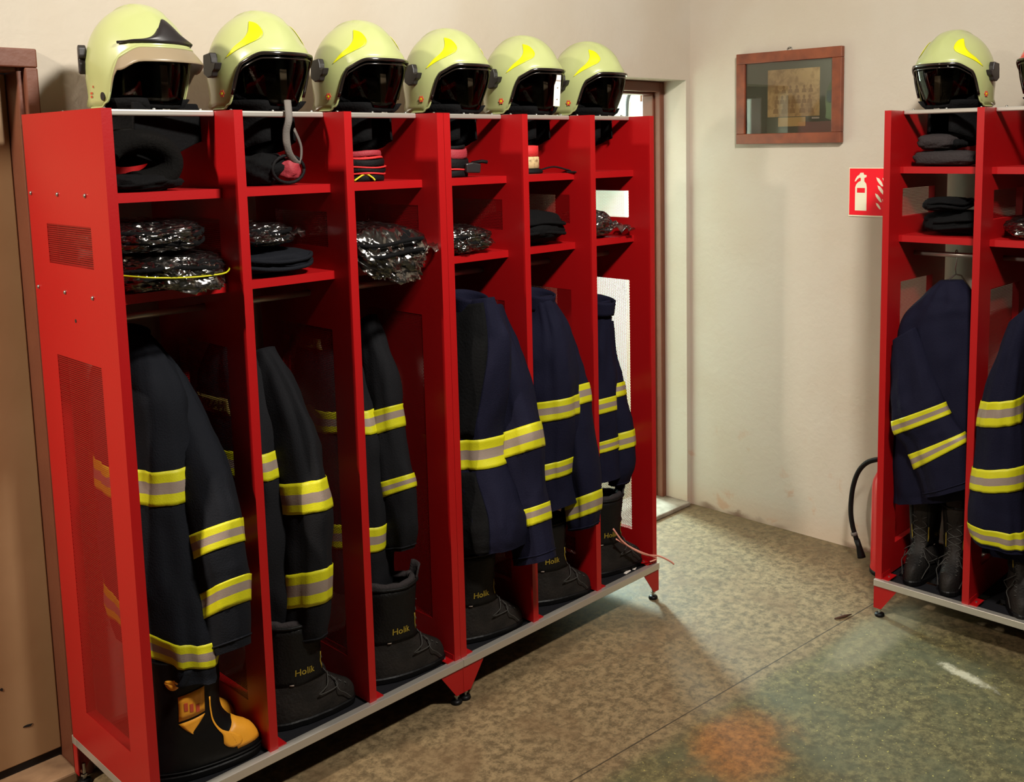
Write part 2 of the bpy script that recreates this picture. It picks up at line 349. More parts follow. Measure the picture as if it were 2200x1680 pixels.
# door 2 frame, open leaf, threshold
q=MB(); fx=D2[1]; zt=2.055
q.box(fx-.032,fx+.0,YW+.13,YW+.20,0,zt+.036); q.box(D2[0]+.055,fx-.032,YW+.13,YW+.20,zt-.012,zt+.036); q.box(D2[0],D2[0]+.055,YW+.13,YW+.20,0,zt+.036)
q.box(fx-.044,fx-.032,YW+.165,YW+.235,0,zt-.024); q.box(D2[0]+.055,fx-.032,YW+.165,YW+.235,zt-.024,zt-.012)
o=q.build('trim_3',BRN,bevel=.01); tag(o,kind='structure')
q=MB(); q.box(D2[0],D2[1],YW-.02,YW+.26,0,.022); o=q.build('trim_4',mat('threshold_2',rgb(150,140,125),.6,var=(12,rgb(95,80,62),.4,.7)),bevel=.006); tag(o,kind='structure')
dl=thing('door_2',None,None,kind='structure')
q=MB(); q.box(3.86,3.90,.35,1.18,.03,2.05); o=q.build('door_leaf',mat('cream_door',rgb(214,204,176),.5),dl,bevel=.004)
dl.location=(0,0,0)

# wall hook seen through the last locker's mesh
q=MB(); q.tube([(0,0,0),(-.04,0,0)],.004,8)
q.tube([(-.04+.014*(cos(a)-1),.0,.014*sin(a)) for a in [2*PI*k/12 for k in range(13)]],.003,6)
o=q.build('wall_hook',HBLK,smooth=True); o.location=(3.86,.98,1.42); tag(o,'small dark ring hook on the pale door in the next room','hook')

q=MB(); q.tube(crom([(0,1.222,1.90),(0,1.218,1.98),(0,1.212,2.06),(0,1.185,2.105),(0,1.12,2.112),(0,1.11,2.10)],6),.011,10)
o=q.build('pipe_hook',HBLK,smooth=True); o.location=(3.845,-.075,0); tag(o,'curved grey pipe seen through the doorway beside the last helmet','pipe')
q=MB(); q.box(4.36,4.499,1.40,1.46,0,2.6); o=q.build('trim_5',BRN,bevel=.004); tag(o,kind='structure')

# ======================= LOCKERS =======================
Wd=.3322; T=.025; DP=.4981; HT=1.90; ZR=.148; ZS=(1.698,1.448)
def make_locker(name,label,loc,rz=0):
    t=thing(name,label,'locker',loc,rz,'red open fire station lockers')
    win=((1.515,1.618),(.262,1.272))
    for i in range(4):
        x=i*Wd; q=MB(); ya,yb=-.392,-.115
        q.box(x,x+T,-DP,ya,ZR,HT); q.box(x,x+T,yb,0,ZR,HT)
        for a,b in ((ZR,win[1][0]),(win[1][1],win[0][0]),(win[0][1],HT)): q.box(x,x+T,ya,yb,a,b)
        p=q.build('side_panel',RED,t)
        for a,b in win:
            q=MB(); q.box(x+.0005,x+.0016,ya,yb,a,b); q.build('perforated_sheet',PERF,p)
        # little angle bracket at the foot of each divider
        q=MB(); xs=(x+T,x+T+.028) if i<3 else (x-.028,x)
        q.box(xs[0],xs[1],-DP+.004,-DP+.07,ZR,ZR+.003); xx=x+T if i<3 else x
        q.box(xx-.0,xx+(.002 if i<3 else -.002),-DP+.004,-DP+.07,ZR,ZR+.02)
        br=q.build('foot_bracket',RED,t)
        q=MB(); q.cyl(((xs[0]+xs[1])/2,-DP+.035,ZR+.003),(0,0,1),.004,.003,8); q.build('bolt',STEEL,br)
    for i in range(3):
        x0=i*Wd+T; x1=(i+1)*Wd
        for z in ZS:
            q=MB(); q.box(x0,x1,-.4164,-.012,z-.002,z); q.box(x0,x1,-.4164,-.4144,z-.024,z-.002); q.box(x0,x1,-.4144,-.404,z-.024,z-.022); q.build('shelf',RED,t)
        q=MB(); q.tube([(x0,-.28,1.372),(x1,-.28,1.372)],.0095,12); q.build('hanging_rod',ALU,t,smooth=True)
        q=MB(); q.box(x0,x1,-.004,0,ZS[0],HT-.03); q.build('back_panel',RED,t)
        for yy in (-.40,-.145):
            q=MB(); q.box(x0,x1,yy,yy+.028,1.886,1.902); r=q.build('top_rail',ALU,t,bevel=.004)
            for k in (.1,.5,.9):
                q=MB(); q.lathe([(.0045,0),(.0045,.002),(.003,.004),(.001,.005)],8,c=(x0+(x1-x0)*k,yy+.014,1.902)); q.build('bolt',STEEL,r,smooth=True)
        # shelf bolts seen on the right panel of each bay
    for x,s in ((0,-1),):
        for z in ZS:
            for yy in (-.024,-.203,-.374):
                q=MB(); q.cyl((x,yy,z-.004),(s,0,0),.0065,.004,10,r2=.004); q.build('bolt',STEEL,t,smooth=True)
    q=MB(); q.cyl((-.0008,-.256,1.375),(1,0,0),.005,.001,10); q.build('screw_hole',GAP,t)
    W=3*Wd+T
    for nm,b in (('base_rail',(0,W,-DP-.014,-DP+.012,ZR-.026,ZR)),('base_rail',(0,W,-.012,.012,ZR-.026,ZR)),('base_rail',(0,.012,-DP+.012,-.012,ZR-.026,ZR)),('base_rail',(W-.012,W,-DP+.012,-.012,ZR-.026,ZR))):
        q=MB(); q.box(*b); q.build(nm,ALU,t,bevel=.002)
    q=MB(); z0,z1=ZR-.022,ZR-.008; q.box(.012,W-.012,-.36,-.012,z0,z1); q.box(.012,W-.012,-DP+.012,-.405,z0,z1)
    k=0; x=.012
    while x<W-.03:
        q.box(x,min(x+.035,W-.012),-.405,-.36,z0,z1); x+=.105 if k%2 else .08; k+=1
    q.build('base_tray',TRAY,t)
    for x,s in ((0,1),(W,-1)):
        for yy in (-DP-.010,.006):
            q=MB(); q.prism([(0,0),(s*.092,0),(s*.03,-.088),(0,-.088)],((x,yy+.004,ZR-.026),(1,0,0),(0,0,1),(0,-1,0)),.003)
            q.prism([(0,0),(.03,0),(.03,-.088),(0,-.088)],((x,yy+.004,ZR-.026),(0,1 if yy<-.2 else -1,0),(0,0,1),(s,0,0)),.003)
            l=q.build('leg',RED,t)
            q=MB(); c=(x+s*.018,yy+(.016 if yy<-.2 else -.016),0); q.lathe([(.017,0),(.019,.004),(.017,.011),(.008,.014)],16,c=c); f=q.build('levelling_foot',BLK,l,smooth=True)
            q=MB(); q.cyl((c[0],c[1],.012),(0,0,1),.005,.05,10); q.cyl((c[0],c[1],.024),(0,0,1),.009,.006,6); q.build('threaded_bolt',STEEL,f)
    return t
U2=3*Wd+T+.0011
L1=make_locker('locker','red three bay locker nearest the camera, its left end panel facing out',(0,0,0))
L2=dup(L1,(U2,0,0),0,'red three bay locker in the left row, standing against the doorway with daylight')
for o in [o for o in bpy.data.objects if o.parent==L2 and o.name.startswith('bolt')]: bpy.data.objects.remove(o)
L3=dup(L1,(2.9627,-1.2191,0),-PI/2,'red locker on the right against the back wall, beside the fire extinguisher sign')

# ======================= HELMETS =======================
HZ=.279
def hs(z):
    if z>=.10: return max(0,1-((z-.10)/(HZ-.10))**2.15)**.5
    return 1-.07*((.10-z)/.10)**1.3
def S(ph,z,off=0,ridge=True):
    """shell surface, ph degrees from the face (front = -Y), z height"""
    a=R(ph); s=hs(z); ry=.148 if cos(a)>0 else .155
    x=.131*s*sin(a); y=-ry*s*cos(a)
    n=Vector((x/.131**2,y/ry**2,max(0,(z-.10))/.162**2)); n=n.normalized() if n.length>0 else Vector((0,0,1))
    p=Vector((x,y,z))
    fl=sm(z,.045,.0)*sm(abs(ph),95,150)*.018
    e=off+fl
    if ridge: e+=.005*sm(abs(x),.034,.026)*sm(z,.17,.19)
    # brow pushed forward a little
    e+=.006*sm(abs(ph),75,40)*sm(z,.20,.165)
    return p+n*e
def zb(a):
    a=abs(a)
    if a<=84: return .158-.030*sm(a,38,72)-.108*sm(a,62,84)
    if a<=112: return .020-.012*sm(a,84,92)
    return .008+.028*sm(a,112,165)
def helmet(name,label,cat,loc,rz,shell_m,sw_m,group,style=0):
    t=thing(name,label,'helmet',loc,rz,group)
    cols=[-180+6*k for k in range(12)]+[-108+4*k for k in range(5)]+[-90+1.5*k for k in range(18)]+[-60+7.5*k for k in range(8)]
    cols=sorted(set([c for c in cols if c<=0]+[-c for c in cols if c<0]+[0.0]))
    if -180 in cols: cols.remove(-180)
    if 180 in cols: cols.remove(180)
    cols=[-180]+cols
    NT=26; rows=[]
    for i in range(NT+1):
        u=i/NT; row=[]
        for c in cols:
            b=zb(c); zz=b+(HZ-b)*sin(min(u,.995)*PI/2)**.92
            row.append(S(c,min(zz,HZ-.0006)))
        rows.append(row)
    q=MB(); q.grid(rows,True,0,False,True); sh=q.build('shell',[shell_m,BLKC],t,smooth=True,solid=.004); sh.modifiers['solid'].material_offset=1; sh.modifiers['solid'].material_offset_rim=0
    # edge trim along the opening
    q=MB(); pts=[S(c,zb(c),.001) for c in [-112+2*k for k in range(113)]]; q.tube(pts,.0032,6); q.build('edge_trim',shell_m,t,smooth=True)
    if style==0:
        # face visor, narrowing towards the chin
        rows=[]
        for i in range(9):
            z=.016+(.158-.016)*i/8; off=-.005+(-.038*(1-i/8)**1.2)
            rows.append([S(-82+164*k/36,z,off+ .008*sm(abs(-82+164*k/36),60,20),False) for k in range(37)])
        q=MB(); q.grid(rows); q.build('visor',VISOR,t,smooth=True,solid=.0015)
        q=MB(); q.tube([S(c,zb(c)-.006,.0045) for c in [-76+152*k/60 for k in range(61)]],.0052,8); q.tube([S(c,zb(c)-.017,-.001) for c in [-66+132*k/40 for k in range(41)]],.0022,6); q.build('visor_rim',RIM,t,smooth=True)
    else:
        rows=[]
        for i in range(9):
            z=.018+(.16-.018)*i/8; rows.append([S(-80+160*k/36,z,-.012-.02*(1-i/8),False) for k in range(37)])
        q=MB(); q.grid(rows); q.build('visor',VISOR,t,smooth=True,solid=.0015)
        rows=[]
        for i in range(7):
            f=i/6; rows.append([S(c,zb(c)-.040*f*sm(abs(c),82,55),.002+.026*f*sm(abs(c),84,30),False) for c in [-82+164*k/36 for k in range(37)]])
        q=MB(); q.grid(rows); q.build('sun_peak',VISORT,t,smooth=True,solid=.002)
        rows=[]
        for i in range(9):
            f=i/8; row=[]
            for k in range(41):
                c=-64+128*k/40; top=.176+.064*math.exp(-(c/19)**2)*1.0; top=.170+(top-.170)*sm(abs(c),64,44)
                bot=.168; row.append(S(c,bot+(top-bot)*f,.0005+.006*sin(PI*min(1,max(0,f)))+.003,False))
            rows.append(row)
        q=MB(); q.grid(rows); q.build('front_plate',HBLK,t,smooth=True,solid=.004)
    # padding and head band inside
    q=MB(); rows=[]
    for i in range(13):
        a=i/12*PI*.5; rows.append([(.098*cos(a)*cos(2*PI*k/24),.012+.098*cos(a)*sin(2*PI*k/24),.03+.19*sin(a)) for k in range(24)])
    q.grid(rows,True,0,True,True); q.build('liner',BLKC,t,smooth=True)
    q=MB(); q.box(-.012,.012,-.098,-.094,-.012,.118); q.build('head_strap',STRAP,t,bevel=.001)
    # neck curtain hanging between the rails
    q=MB(); rows=[]
    low=-.105 if style==0 else -.12
    for i in range(8):
        f=i/7; z=.03+(low-.03)*f; rr=1-.30*sm(f,0,.35); row=[]
        for k in range(33):
            c=-150+300*k/32+180; a=R(c); wob=1+.05*sin(k*1.3)*f
            row.append((.118*rr*wob*sin(a),max(-.098,min(.094,-.135*rr*wob*cos(a))) ,z+.03*f*cos(R(c)*1)))
        rows.append(row)
    q.grid(rows); q.build('neck_curtain',BLKC,t,smooth=True,solid=.003)
    if style==1:
        q=MB(); q.prism([(-.10,.02),(.115,.02),(.145,-.055),(.140,-.078),(.10,-.090),(.045,-.112),(-.02,-.145),(-.10,-.12)],((0,-.078,0),(1,0,0),(0,0,1),(0,-1,0)),.012); q.build('hood_flap',BLKC,t,bevel=.004)
    # chin padding ring at rail height
    q=MB(); q.tube([(.095*cos(a),.005+.1*sin(a),.014) for a in [2*PI*k/24 for k in range(25)]],.012,8); q.build('padding_ring',BLKC,t,smooth=True)
    for s in (-1,1):
        # visor ratchet
        o1=S(s*(103 if style==0 else 122),.130,.0); nn=Vector((o1.x/.0172,o1.y/.024,0)).normalized(); uu=Vector((0,0,1)).cross(nn)*(-1); uu=uu if uu.y<0 else -uu
        out=[(-.024,.022),(.008,.026),(.013,.014),(.014,.003),(.020,.001),(.032,.003),(.026,-.012),(.016,-.018),(.013,-.027),(-.010,-.030),(-.027,-.020),(-.026,.002)] if style==0 else \
            [(-.014,.036),(-.002,.042),(.009,.034),(.011,.014),(.008,.008),(-.002,.006),(.006,-.004),(.005,-.024),(.002,-.032),(-.016,-.028),(-.017,.0)]
        sc=1.22 if style==0 else 1.05
        q=MB(); q.prism([(a*sc,b*sc) for a,b in out],(o1-nn*.004,uu,(0,0,1),nn),.020); q.build('visor_ratchet',HBLK,t,bevel=.003)
        if style==0:
            A=crom([(-83,.145,0),(-74,.171,0),(-63,.192,0),(-57,.215,0),(-58,.243,0)],6); B=crom([(-83,.144,0),(-70,.163,0),(-56,.178,0),(-41,.196,0),(-37,.214,0),(-44,.236,0),(-57,.244,0)],4)
            q=MB(); q.grid([[S(-s*(a[0]+(b[0]-a[0])*f),a[1]+(b[1]-a[1])*f,.0012) for f in [k/8 for k in range(9)]] for a,b in zip(A,B)])
            q.build('side_reflector',sw_m,t,smooth=True,solid=-.001)
            # small rosette emblem on the cheek
            q=MB(); c0=S(s*92,.050,.001); n0=Vector((s,0,0)); u0=Vector((0,-1,0))
            q.prism([(.0095*(1+.18*cos(6*a))*cos(a),.0095*(1+.18*cos(6*a))*sin(a)) for a in [2*PI*k/36 for k in range(36)]],(c0,u0,(0,0,1),n0),.0012)
            em=q.build('emblem',ORGR,t)
            q=MB(); q.prism([(.0035*cos(2*PI*k/12),.0035*sin(2*PI*k/12)) for k in range(12)],(c0+n0*.0011,u0,(0,0,1),n0),.0008); q.build('emblem_centre',sw_m,em)
        else:
            q=MB(); c0=S(s*88,.036,.001); q.prism([(.008*cos(2*PI*k/20),.011*sin(2*PI*k/20)) for k in range(20)],(c0,(0,-1,0),(0,0,1),(s,0,0)),.002); q.build('side_stud',HBLK,t)
            for k,(du,dz,wd) in enumerate(((0,0,.016),(-.002,-.009,.014),(.012,.016,.006))):
                q=MB(); c0=S(s*(108-du*500),.046+dz,.0016); n0=Vector((c0.x/.0172,c0.y/.023,0)).normalized(); u0=Vector((0,0,1)).cross(n0); u0=u0 if u0.y<0 else -u0
                for j in range(3): q.prism([(-wd/2+j*wd/3+.0006,-.003),(-wd/2+(j+.75)*wd/3,-.003),(-wd/2+(j+.75)*wd/3,.003),(-wd/2+j*wd/3+.0006,.002)],(c0,u0,(0,0,1),n0),.0006)
                q.build('orange_print',ORGR,t)
    return t
HY=-.268; HG='lime fire helmets on the locker tops'
helmet('fire_helmet','pale yellow fire helmet with black front plate and tan sun peak, leftmost on the lockers','helmet',(.203,HY,1.902),R(14),LIME,SWOOSH,HG,1).scale=(.93,.93,.96)
h2=helmet('fire_helmet','lime fire helmet second from the left, long grey chin strap hanging below it','helmet',(.545,HY,1.902),R(11),LIME,SWOOSH,HG)
for x,l in ((.886,'lime fire helmet third from the left, above the bay with the red striped belt'),(1.236,'lime fire helmet fourth from the left, standing above the join of the two red lockers'),(1.588,'lime fire helmet with a white paper tag hanging across its visor'),(1.930,'lime fire helmet at the far end of the left row, in front of the doorway')):
    dup(h2,(x,HY,1.902),R(11),l)
dup(h2,(2.9627-.268,-1.2191-.155,1.902),-PI/2-R(14),'lime fire helmet on the right hand locker beside the back wall')
helmet('fire_helmet','red fire helmet with yellow reflector at the right edge of the picture','helmet',(2.9627-.268,-1.2191-.53,1.902),-PI/2-R(22),HRED,SWOOSH,HG)
# long chin strap of the second helmet
q=MB(); P=crom([(-.02,-.13,.03),(-.035,-.148,-.02),(-.04,-.14,-.06),(-.028,-.135,-.115),(.01,-.13,-.145),(.02,-.132,-.10),(-.01,-.14,-.05)],6)
q.tube(P,.0035,8,flat=.010); q.build('chin_strap',GREY,h2,smooth=True)
# the white tag: own thing hanging from the fifth helmet
q=MB(); q.box(-.0115,.0115,-.0008,.0,-.108,.0); o=q.build('paper_tag',WHT); o.location=(1.612,-.268-.150,2.040); o.rotation_euler=(0,R(4),R(-30)); tag(o,'white paper tag hanging over the visor of the fifth helmet in the left row','tag')
for zz in (-.045,-.085):
    q=MB(); q.prism([(-.003,0),(.002,-.002),(.003,.003)],((0,-.0008,zz),(1,0,0),(0,0,1),(0,-1,0)),.0004); q.build('print_mark',DIRT,o)
q=MB(); q.box(-.0115,.0115,-.0012,-.0008,-.022,-.018); q.build('fold_line',SILV,o)

# ======================= JACKETS =======================
# each ring of a sleeve or torso: (y,z) of its rear edge and of its front edge in the plane x = const
JD={
'J1s':(0.24,[(0.033,1.242,-0.101,1.292),(-0.04,1.088,-0.263,1.204),(-0.12,0.938,-0.419,1.041),(-0.177,0.731,-0.527,0.889),(-0.213,0.59,-0.551,0.763),(-0.271,0.511,-0.556,0.683),(-0.311,0.401,-0.551,0.509)]),
'J1t':(.15,[(-.06,1.30,-.27,1.30),(-.02,1.17,-.384,1.2),(-.01,.95,-.424,.95),(-.005,.76,-.46,.70),(-.005,.65,-.485,.53),(-.01,.48,-.49,.42)]),
'J2s':(0.52,[(-0.194,1.198,-0.276,1.229),(-0.189,1.061,-0.391,1.136),(-0.166,0.92,-0.481,0.996),(-0.171,0.792,-0.52,0.863),(-0.186,0.68,-0.522,0.749),(-0.188,0.52,-0.517,0.611),(-0.196,0.39,-0.503,0.468),(-0.203,0.325,-0.481,0.398)]),
'J2t':(.46,[(-.10,1.262,-.20,1.262),(-.03,1.13,-.32,1.13),(-.02,.9,-.40,.9),(-.02,.6,-.41,.6),(-.02,.40,-.40,.42)]),
'J3s':(0.86,[(-0.255,1.241,-0.32,1.284),(-0.254,1.108,-0.395,1.161),(-0.239,0.988,-0.422,1.041),(-0.237,0.881,-0.429,0.961),(-0.255,0.746,-0.46,0.82),(-0.271,0.657,-0.474,0.749),(-0.297,0.571,-0.479,0.638),(-0.331,0.526,-0.463,0.559)]),
'J3t':(.46,[(-.10,1.262,-.20,1.262),(-.03,1.13,-.32,1.13),(-.02,.9,-.40,.9),(-.02,.6,-.41,.6),(-.02,.40,-.40,.42)]),
'J4s':(1.29,[(-0.297,1.184,-0.429,1.27),(-0.327,1.058,-0.503,1.136),(-0.334,0.927,-0.548,1.017),(-0.35,0.749,-0.597,0.852),(-0.427,0.616,-0.609,0.681),(-0.471,0.535,-0.624,0.6),(-0.5,0.386,-0.652,0.444)]),
'J4t':(1.18,[(-0.296,1.279,-0.506,1.314),(-0.238,1.097,-0.565,1.146),(-0.197,0.795,-0.508,0.821),(-0.236,0.568,-0.589,0.603),(-0.303,0.434,-0.585,0.492)]),
'J5s':(1.6,[(-0.352,1.198,-0.422,1.179),(-0.395,1.048,-0.476,1.076),(-0.431,0.899,-0.518,0.933),(-0.449,0.712,-0.548,0.748),(-0.458,0.473,-0.577,0.532),(-0.461,0.408,-0.571,0.444)]),
'J5t':(1.52,[(-0.327,1.256,-0.444,1.275),(-0.309,1.068,-0.519,1.11),(-0.302,0.846,-0.538,0.892),(-0.331,0.62,-0.524,0.674),(-0.362,0.451,-0.527,0.534)]),
'J6s':(1.92,[(-0.327,1.098,-0.384,1.123),(-0.348,0.935,-0.403,0.961),(-0.365,0.845,-0.423,0.861),(-0.362,0.63,-0.467,0.663),(-0.37,0.528,-0.477,0.566),(-0.383,0.475,-0.448,0.489)]),
'J6t':(1.84,[(-0.352,1.193,-0.434,1.218),(-0.329,1.001,-0.443,1.033),(-0.32,0.798,-0.449,0.834),(-0.341,0.635,-0.455,0.672),(-0.35,0.507,-0.462,0.531)]),
'K1t':(2.56,[(-1.378,1.284,-1.459,1.29),(-1.305,1.209,-1.511,1.228),(-1.235,1.088,-1.538,1.139),(-1.217,0.836,-1.546,0.888),(-1.227,0.566,-1.546,0.632),(-1.23,0.42,-1.542,0.509)]),
'K1s':(2.475,[(-1.249,1.059,-1.337,1.121),(-1.252,0.946,-1.393,1.0),(-1.262,0.825,-1.43,0.903),(-1.279,0.731,-1.466,0.833),(-1.322,0.668,-1.51,0.772),(-1.354,0.587,-1.533,0.718),(-1.397,0.499,-1.549,0.568)]),
'K2t':(2.6,[(-1.673,1.23,-1.817,1.243),(-1.63,1.11,-1.85,1.167),(-1.589,0.887,-1.86,0.929),(-1.556,0.624,-1.87,0.688),(-1.556,0.379,-1.881,0.419),(-1.558,0.291,-1.884,0.337)]),
'K2s':(2.49,[(-1.683,1.181,-1.756,1.251),(-1.641,1.031,-1.741,1.06),(-1.599,0.86,-1.732,0.89),(-1.582,0.639,-1.74,0.672),(-1.58,0.503,-1.753,0.511),(-1.59,0.403,-1.766,0.39)]),
}
def ring_fn(rings,x,th,seed,amp=1.0):
    """smooth tube surface through the rings: returns f(v,a,off) and the number of spans"""
    C=crom([(0,(a+c)/2,(b+d)/2) for a,b,c,d in rings],8); Hh=crom([(0,(c-a)/2,(d-b)/2) for a,b,c,d in rings],8); n=len(C)-1
    TH=crom([(t,0,0) for t in th],8)
    def f(v,a,off=0):
        v=max(0,min(1,v))*n; i=min(int(v),n-1); t=v-i
        c=C[i].lerp(C[i+1],t); h=Hh[i].lerp(Hh[i+1],t); tt=(TH[i].lerp(TH[i+1],t)).x
        ca,sa=cos(a),sin(a); e=1.35
        cx=abs(ca)**(2/2.3)*(1 if ca>0 else -1); sx=abs(sa)**(2/2.3)*(1 if sa>0 else -1)
        s=v/n*2.2
        fold=noise.noise(Vector((ca*2.6+seed,sa*2.6,s*.8)))*.24+noise.noise(Vector((ca*4.5+seed*2,sa*4.5,s*2.3)))*.11+noise.noise(Vector((ca*3+seed,sa*3,s*7)))*.05
        k=1+fold*amp*sm(v/n,0,.12)
        p=Vector((x,0,0))+c+h*cx*(1+.3*fold*amp)+Vector((tt*sx*k,0,0))
        nn=Vector((sx*h.length,0,0))+h.normalized()*cx*tt; nn.normalize()
        # creases run across the cloth
        cr=noise.noise(Vector((p.y*9+seed,p.z*7,p.x*9)))*.010*amp+(.5-abs(noise.noise(Vector((p.y*14+seed,p.z*6+p.y*8,p.x*14)))))*.010*amp
        return p+nn*(off+cr)
    return f,n
def skin(q,f,v0,v1,nv,na,off=0,mi=0,cap0=False,cap1=False,org=Vector((0,0,0)),a0=0,a1=2*PI,mis=None):
    full=abs(a1-a0-2*PI)<1e-6
    rows=[[f(v0+(v1-v0)*i/nv,a0+(a1-a0)*k/na,off)-org for k in range(na if full else na+1)] for i in range(nv+1)]
    q.grid(rows,full,mi,cap0,cap1,mis)
def jacket(label,cat,x_s,x_t,sk,tk,clr,bands_s,bands_t,ths,tht,seed,patch=None,collar=True,far=True,extra=None,bw=.5):
    rs=JD[sk][1]; rt=[(min(a,-.004),b_,c_,d) for a,b_,c_,d in JD[tk][1]]
    y0=(rt[0][0]+rt[0][2])/2; z0=(rt[0][1]+rt[0][3])/2+.01
    org=Vector((x_t,y0,z0)); t=thing('fire_jacket',label,cat,tuple(org),0,'fire jackets hanging in the lockers')
    ft,_=ring_fn(rt,x_t,tht,seed); fs,_=ring_fn(rs,x_s,ths,seed+5)
    q=MB(); skin(q,ft,0,1,60,56,0,0,True,False,org); skin(q,ft,1,.93,3,56,-.006,0,False,True,org); q.build('jacket_body',clr,t,smooth=True)
    q=MB(); skin(q,fs,0,1,60,40,0,0,True,False,org); skin(q,fs,1,.93,3,40,-.005,0,False,True,org); q.build('sleeve',clr,t,smooth=True)
    # cuff seam
    q=MB(); q.tube([fs(.965,2*PI*k/40,.001)-org for k in range(41)],.0025,6); q.build('cuff_seam',clr,t,smooth=True)
    if far:
        # the other sleeve, behind the body
        r2=[(min(a+.17,-.01) if sk[0]=='J' else a,b,min(c+.17,-.08) if sk[0]=='J' else c,d) for a,b,c,d in rs]; xx=x_t+.02 if sk[0]=='J' else min(x_t+.12,2.86)
        f2,_=ring_fn(r2,xx,[min(u,.045) for u in ths],seed+9)
        q=MB(); skin(q,f2,0,1,40,28,0,0,True,True,org); q.build('sleeve',clr,t,smooth=True)
        for v0,v1 in bands_s:
            q=MB(); skin(q,f2,v0,v1,8,28,.0022,0,False,False,org,mis=[0,0,0,1,1,0,0,0]); q.build('reflective_band',[YEL,SILV],t,smooth=True,solid=-.001)
    for (f,na,bl) in ((fs,40,bands_s),(ft,56,bands_t)):
        for v0,v1 in bl:
            q=MB(); skin(q,f,v0,v1,9,na,.0022,0,False,False,org,mis=[0,0,0,1,1,1,0,0,0]); q.build('reflective_band',[YEL,SILV],t,smooth=True,solid=-.001)
    if collar:
        c=ft(0,0)*.5+ft(0,PI)*.5-org; q=MB(); rows=[]
        for i in range(6):
            f=i/5; rows.append([c+Vector(((.050+.006*f)*cos(a),(.062+.008*f)*sin(a),-.045+.062*f+.012*sin(a)*f)) for a in [2*PI*k/28 for k in range(28)]])
        q.grid(rows,True); q.build('collar',clr,t,smooth=True,solid=.006)
    if patch:
        v,w_,h_=patch; A=PI*1.5
        def mp(u,vv,w=0,o=.004):
            return ft(v-vv/.95,A+u/.16,o+w)-org
        q=MB(); q.grid([[mp(-w_/2+w_*k/12,-h_/2+h_*i/4) for k in range(13)] for i in range(5)]); p=q.build('back_patch',PATCH,t,smooth=True,solid=-.001)
        text_obj('HASIČI',h_*.8,TXTK,p,lambda a,b,c:mp(-a,b,0,.0062),'lettering')
    if extra: extra(t,fs,ft,org)
    return t
def lining4(t,fs,ft,org):
    q=MB()
    for v0,v1 in ((.03,.462),(.568,.98)): q.grid([[ft(v0+(v1-v0)*i/24,PI*(1.05+.78*k/16-.10*(v0+(v1-v0)*i/24)),.0045)-org for k in range(17)] for i in range(25)])
    q.build('open_lining',BLKC,t,smooth=True,solid=.003)
def strap1(t,fs,ft,org):
    q=MB(); q.grid([[ft(.90+.12*i/8,PI*1.5+1.15+.08*k-.03*i,.008)-org for k in range(3)] for i in range(9)]) ; q.build('hem_strap',NAVYB,t,smooth=True,solid=.003)
jacket('charcoal navy fire jacket in the bay nearest the camera, above the yellow-marked rubber boots','jacket',.235,.165,'J1s','J1t',NAVYB,[(.545,.625),(.80,.885)],[(.375,.445),(.80,.90)],[.03,.05,.06,.068,.07,.066,.055],[.03,.085,.095,.1,.095,.085],1.3,None,True,True,strap1)
jacket('black fire jacket in the second bay, sleeve with two wide yellow bands','jacket',.52,.465,'J2s','J2t',BLKJ,[(.405,.515),(.70,.80)],[(.45,.52)],[.03,.045,.055,.06,.062,.062,.058,.05],[.03,.08,.09,.095,.08],4.1,(.32,.17,.05),collar=False)
jacket('black fire jacket in the third bay, slim sleeve bent over grey boots','jacket',.86,.795,'J3s','J3t',BLKJ,[(.335,.45),(.605,.70)],[(.40,.47),(.71,.79)],[.03,.045,.05,.05,.05,.048,.045,.035],[.03,.08,.095,.085,.08],7.7,(.15,.17,.05),collar=False)
jacket('open navy fire jacket in the fourth bay, sleeve swinging out past the red divider','jacket',1.29,1.19,'J4s','J4t',NAVY,[(.46,.54),(.79,.87)],[(.47,.56)],[.035,.055,.065,.065,.055,.05,.045],[.04,.085,.10,.10,.09],10.2,extra=lining4)
jacket('navy fire jacket in the fifth bay, with two torso bands and one lower sleeve','jacket',1.6,1.52,'J5s','J5t',NAVY,[(.375,.455),(.755,.85)],[(.46,.54),(.71,.79)],[.03,.05,.055,.055,.05,.045],[.04,.08,.09,.09,.08],13.9,far=False)
jacket('narrow navy fire jacket in the last bay of the left row, against bright mesh','jacket',1.92,1.84,'J6s','J6t',NAVY,[(.36,.43),(.555,.635)],[(.475,.555),(.72,.79)],[.02,.035,.04,.045,.045,.035],[.03,.05,.06,.06,.055],17.0,far=False)
jacket('navy fire jacket with slanting yellow bands on a wire hanger beside the back wall','jacket',2.50,2.60,'K1s','K1t',NAVY,[(.43,.53),(.71,.82)],[],[.03,.045,.055,.055,.05,.05,.045],[.04,.07,.09,.10,.10,.09],21.0,collar=False,far=False)
jacket('navy fire jacket with three straight yellow bands at the right edge of the picture','jacket',2.47,2.66,'K2s','K2t',NAVY,[(.355,.445),(.575,.665),(.86,.96)],[],[.03,.055,.06,.065,.065,.06],[.04,.07,.09,.10,.10,.09],25.0,collar=False,far=False)
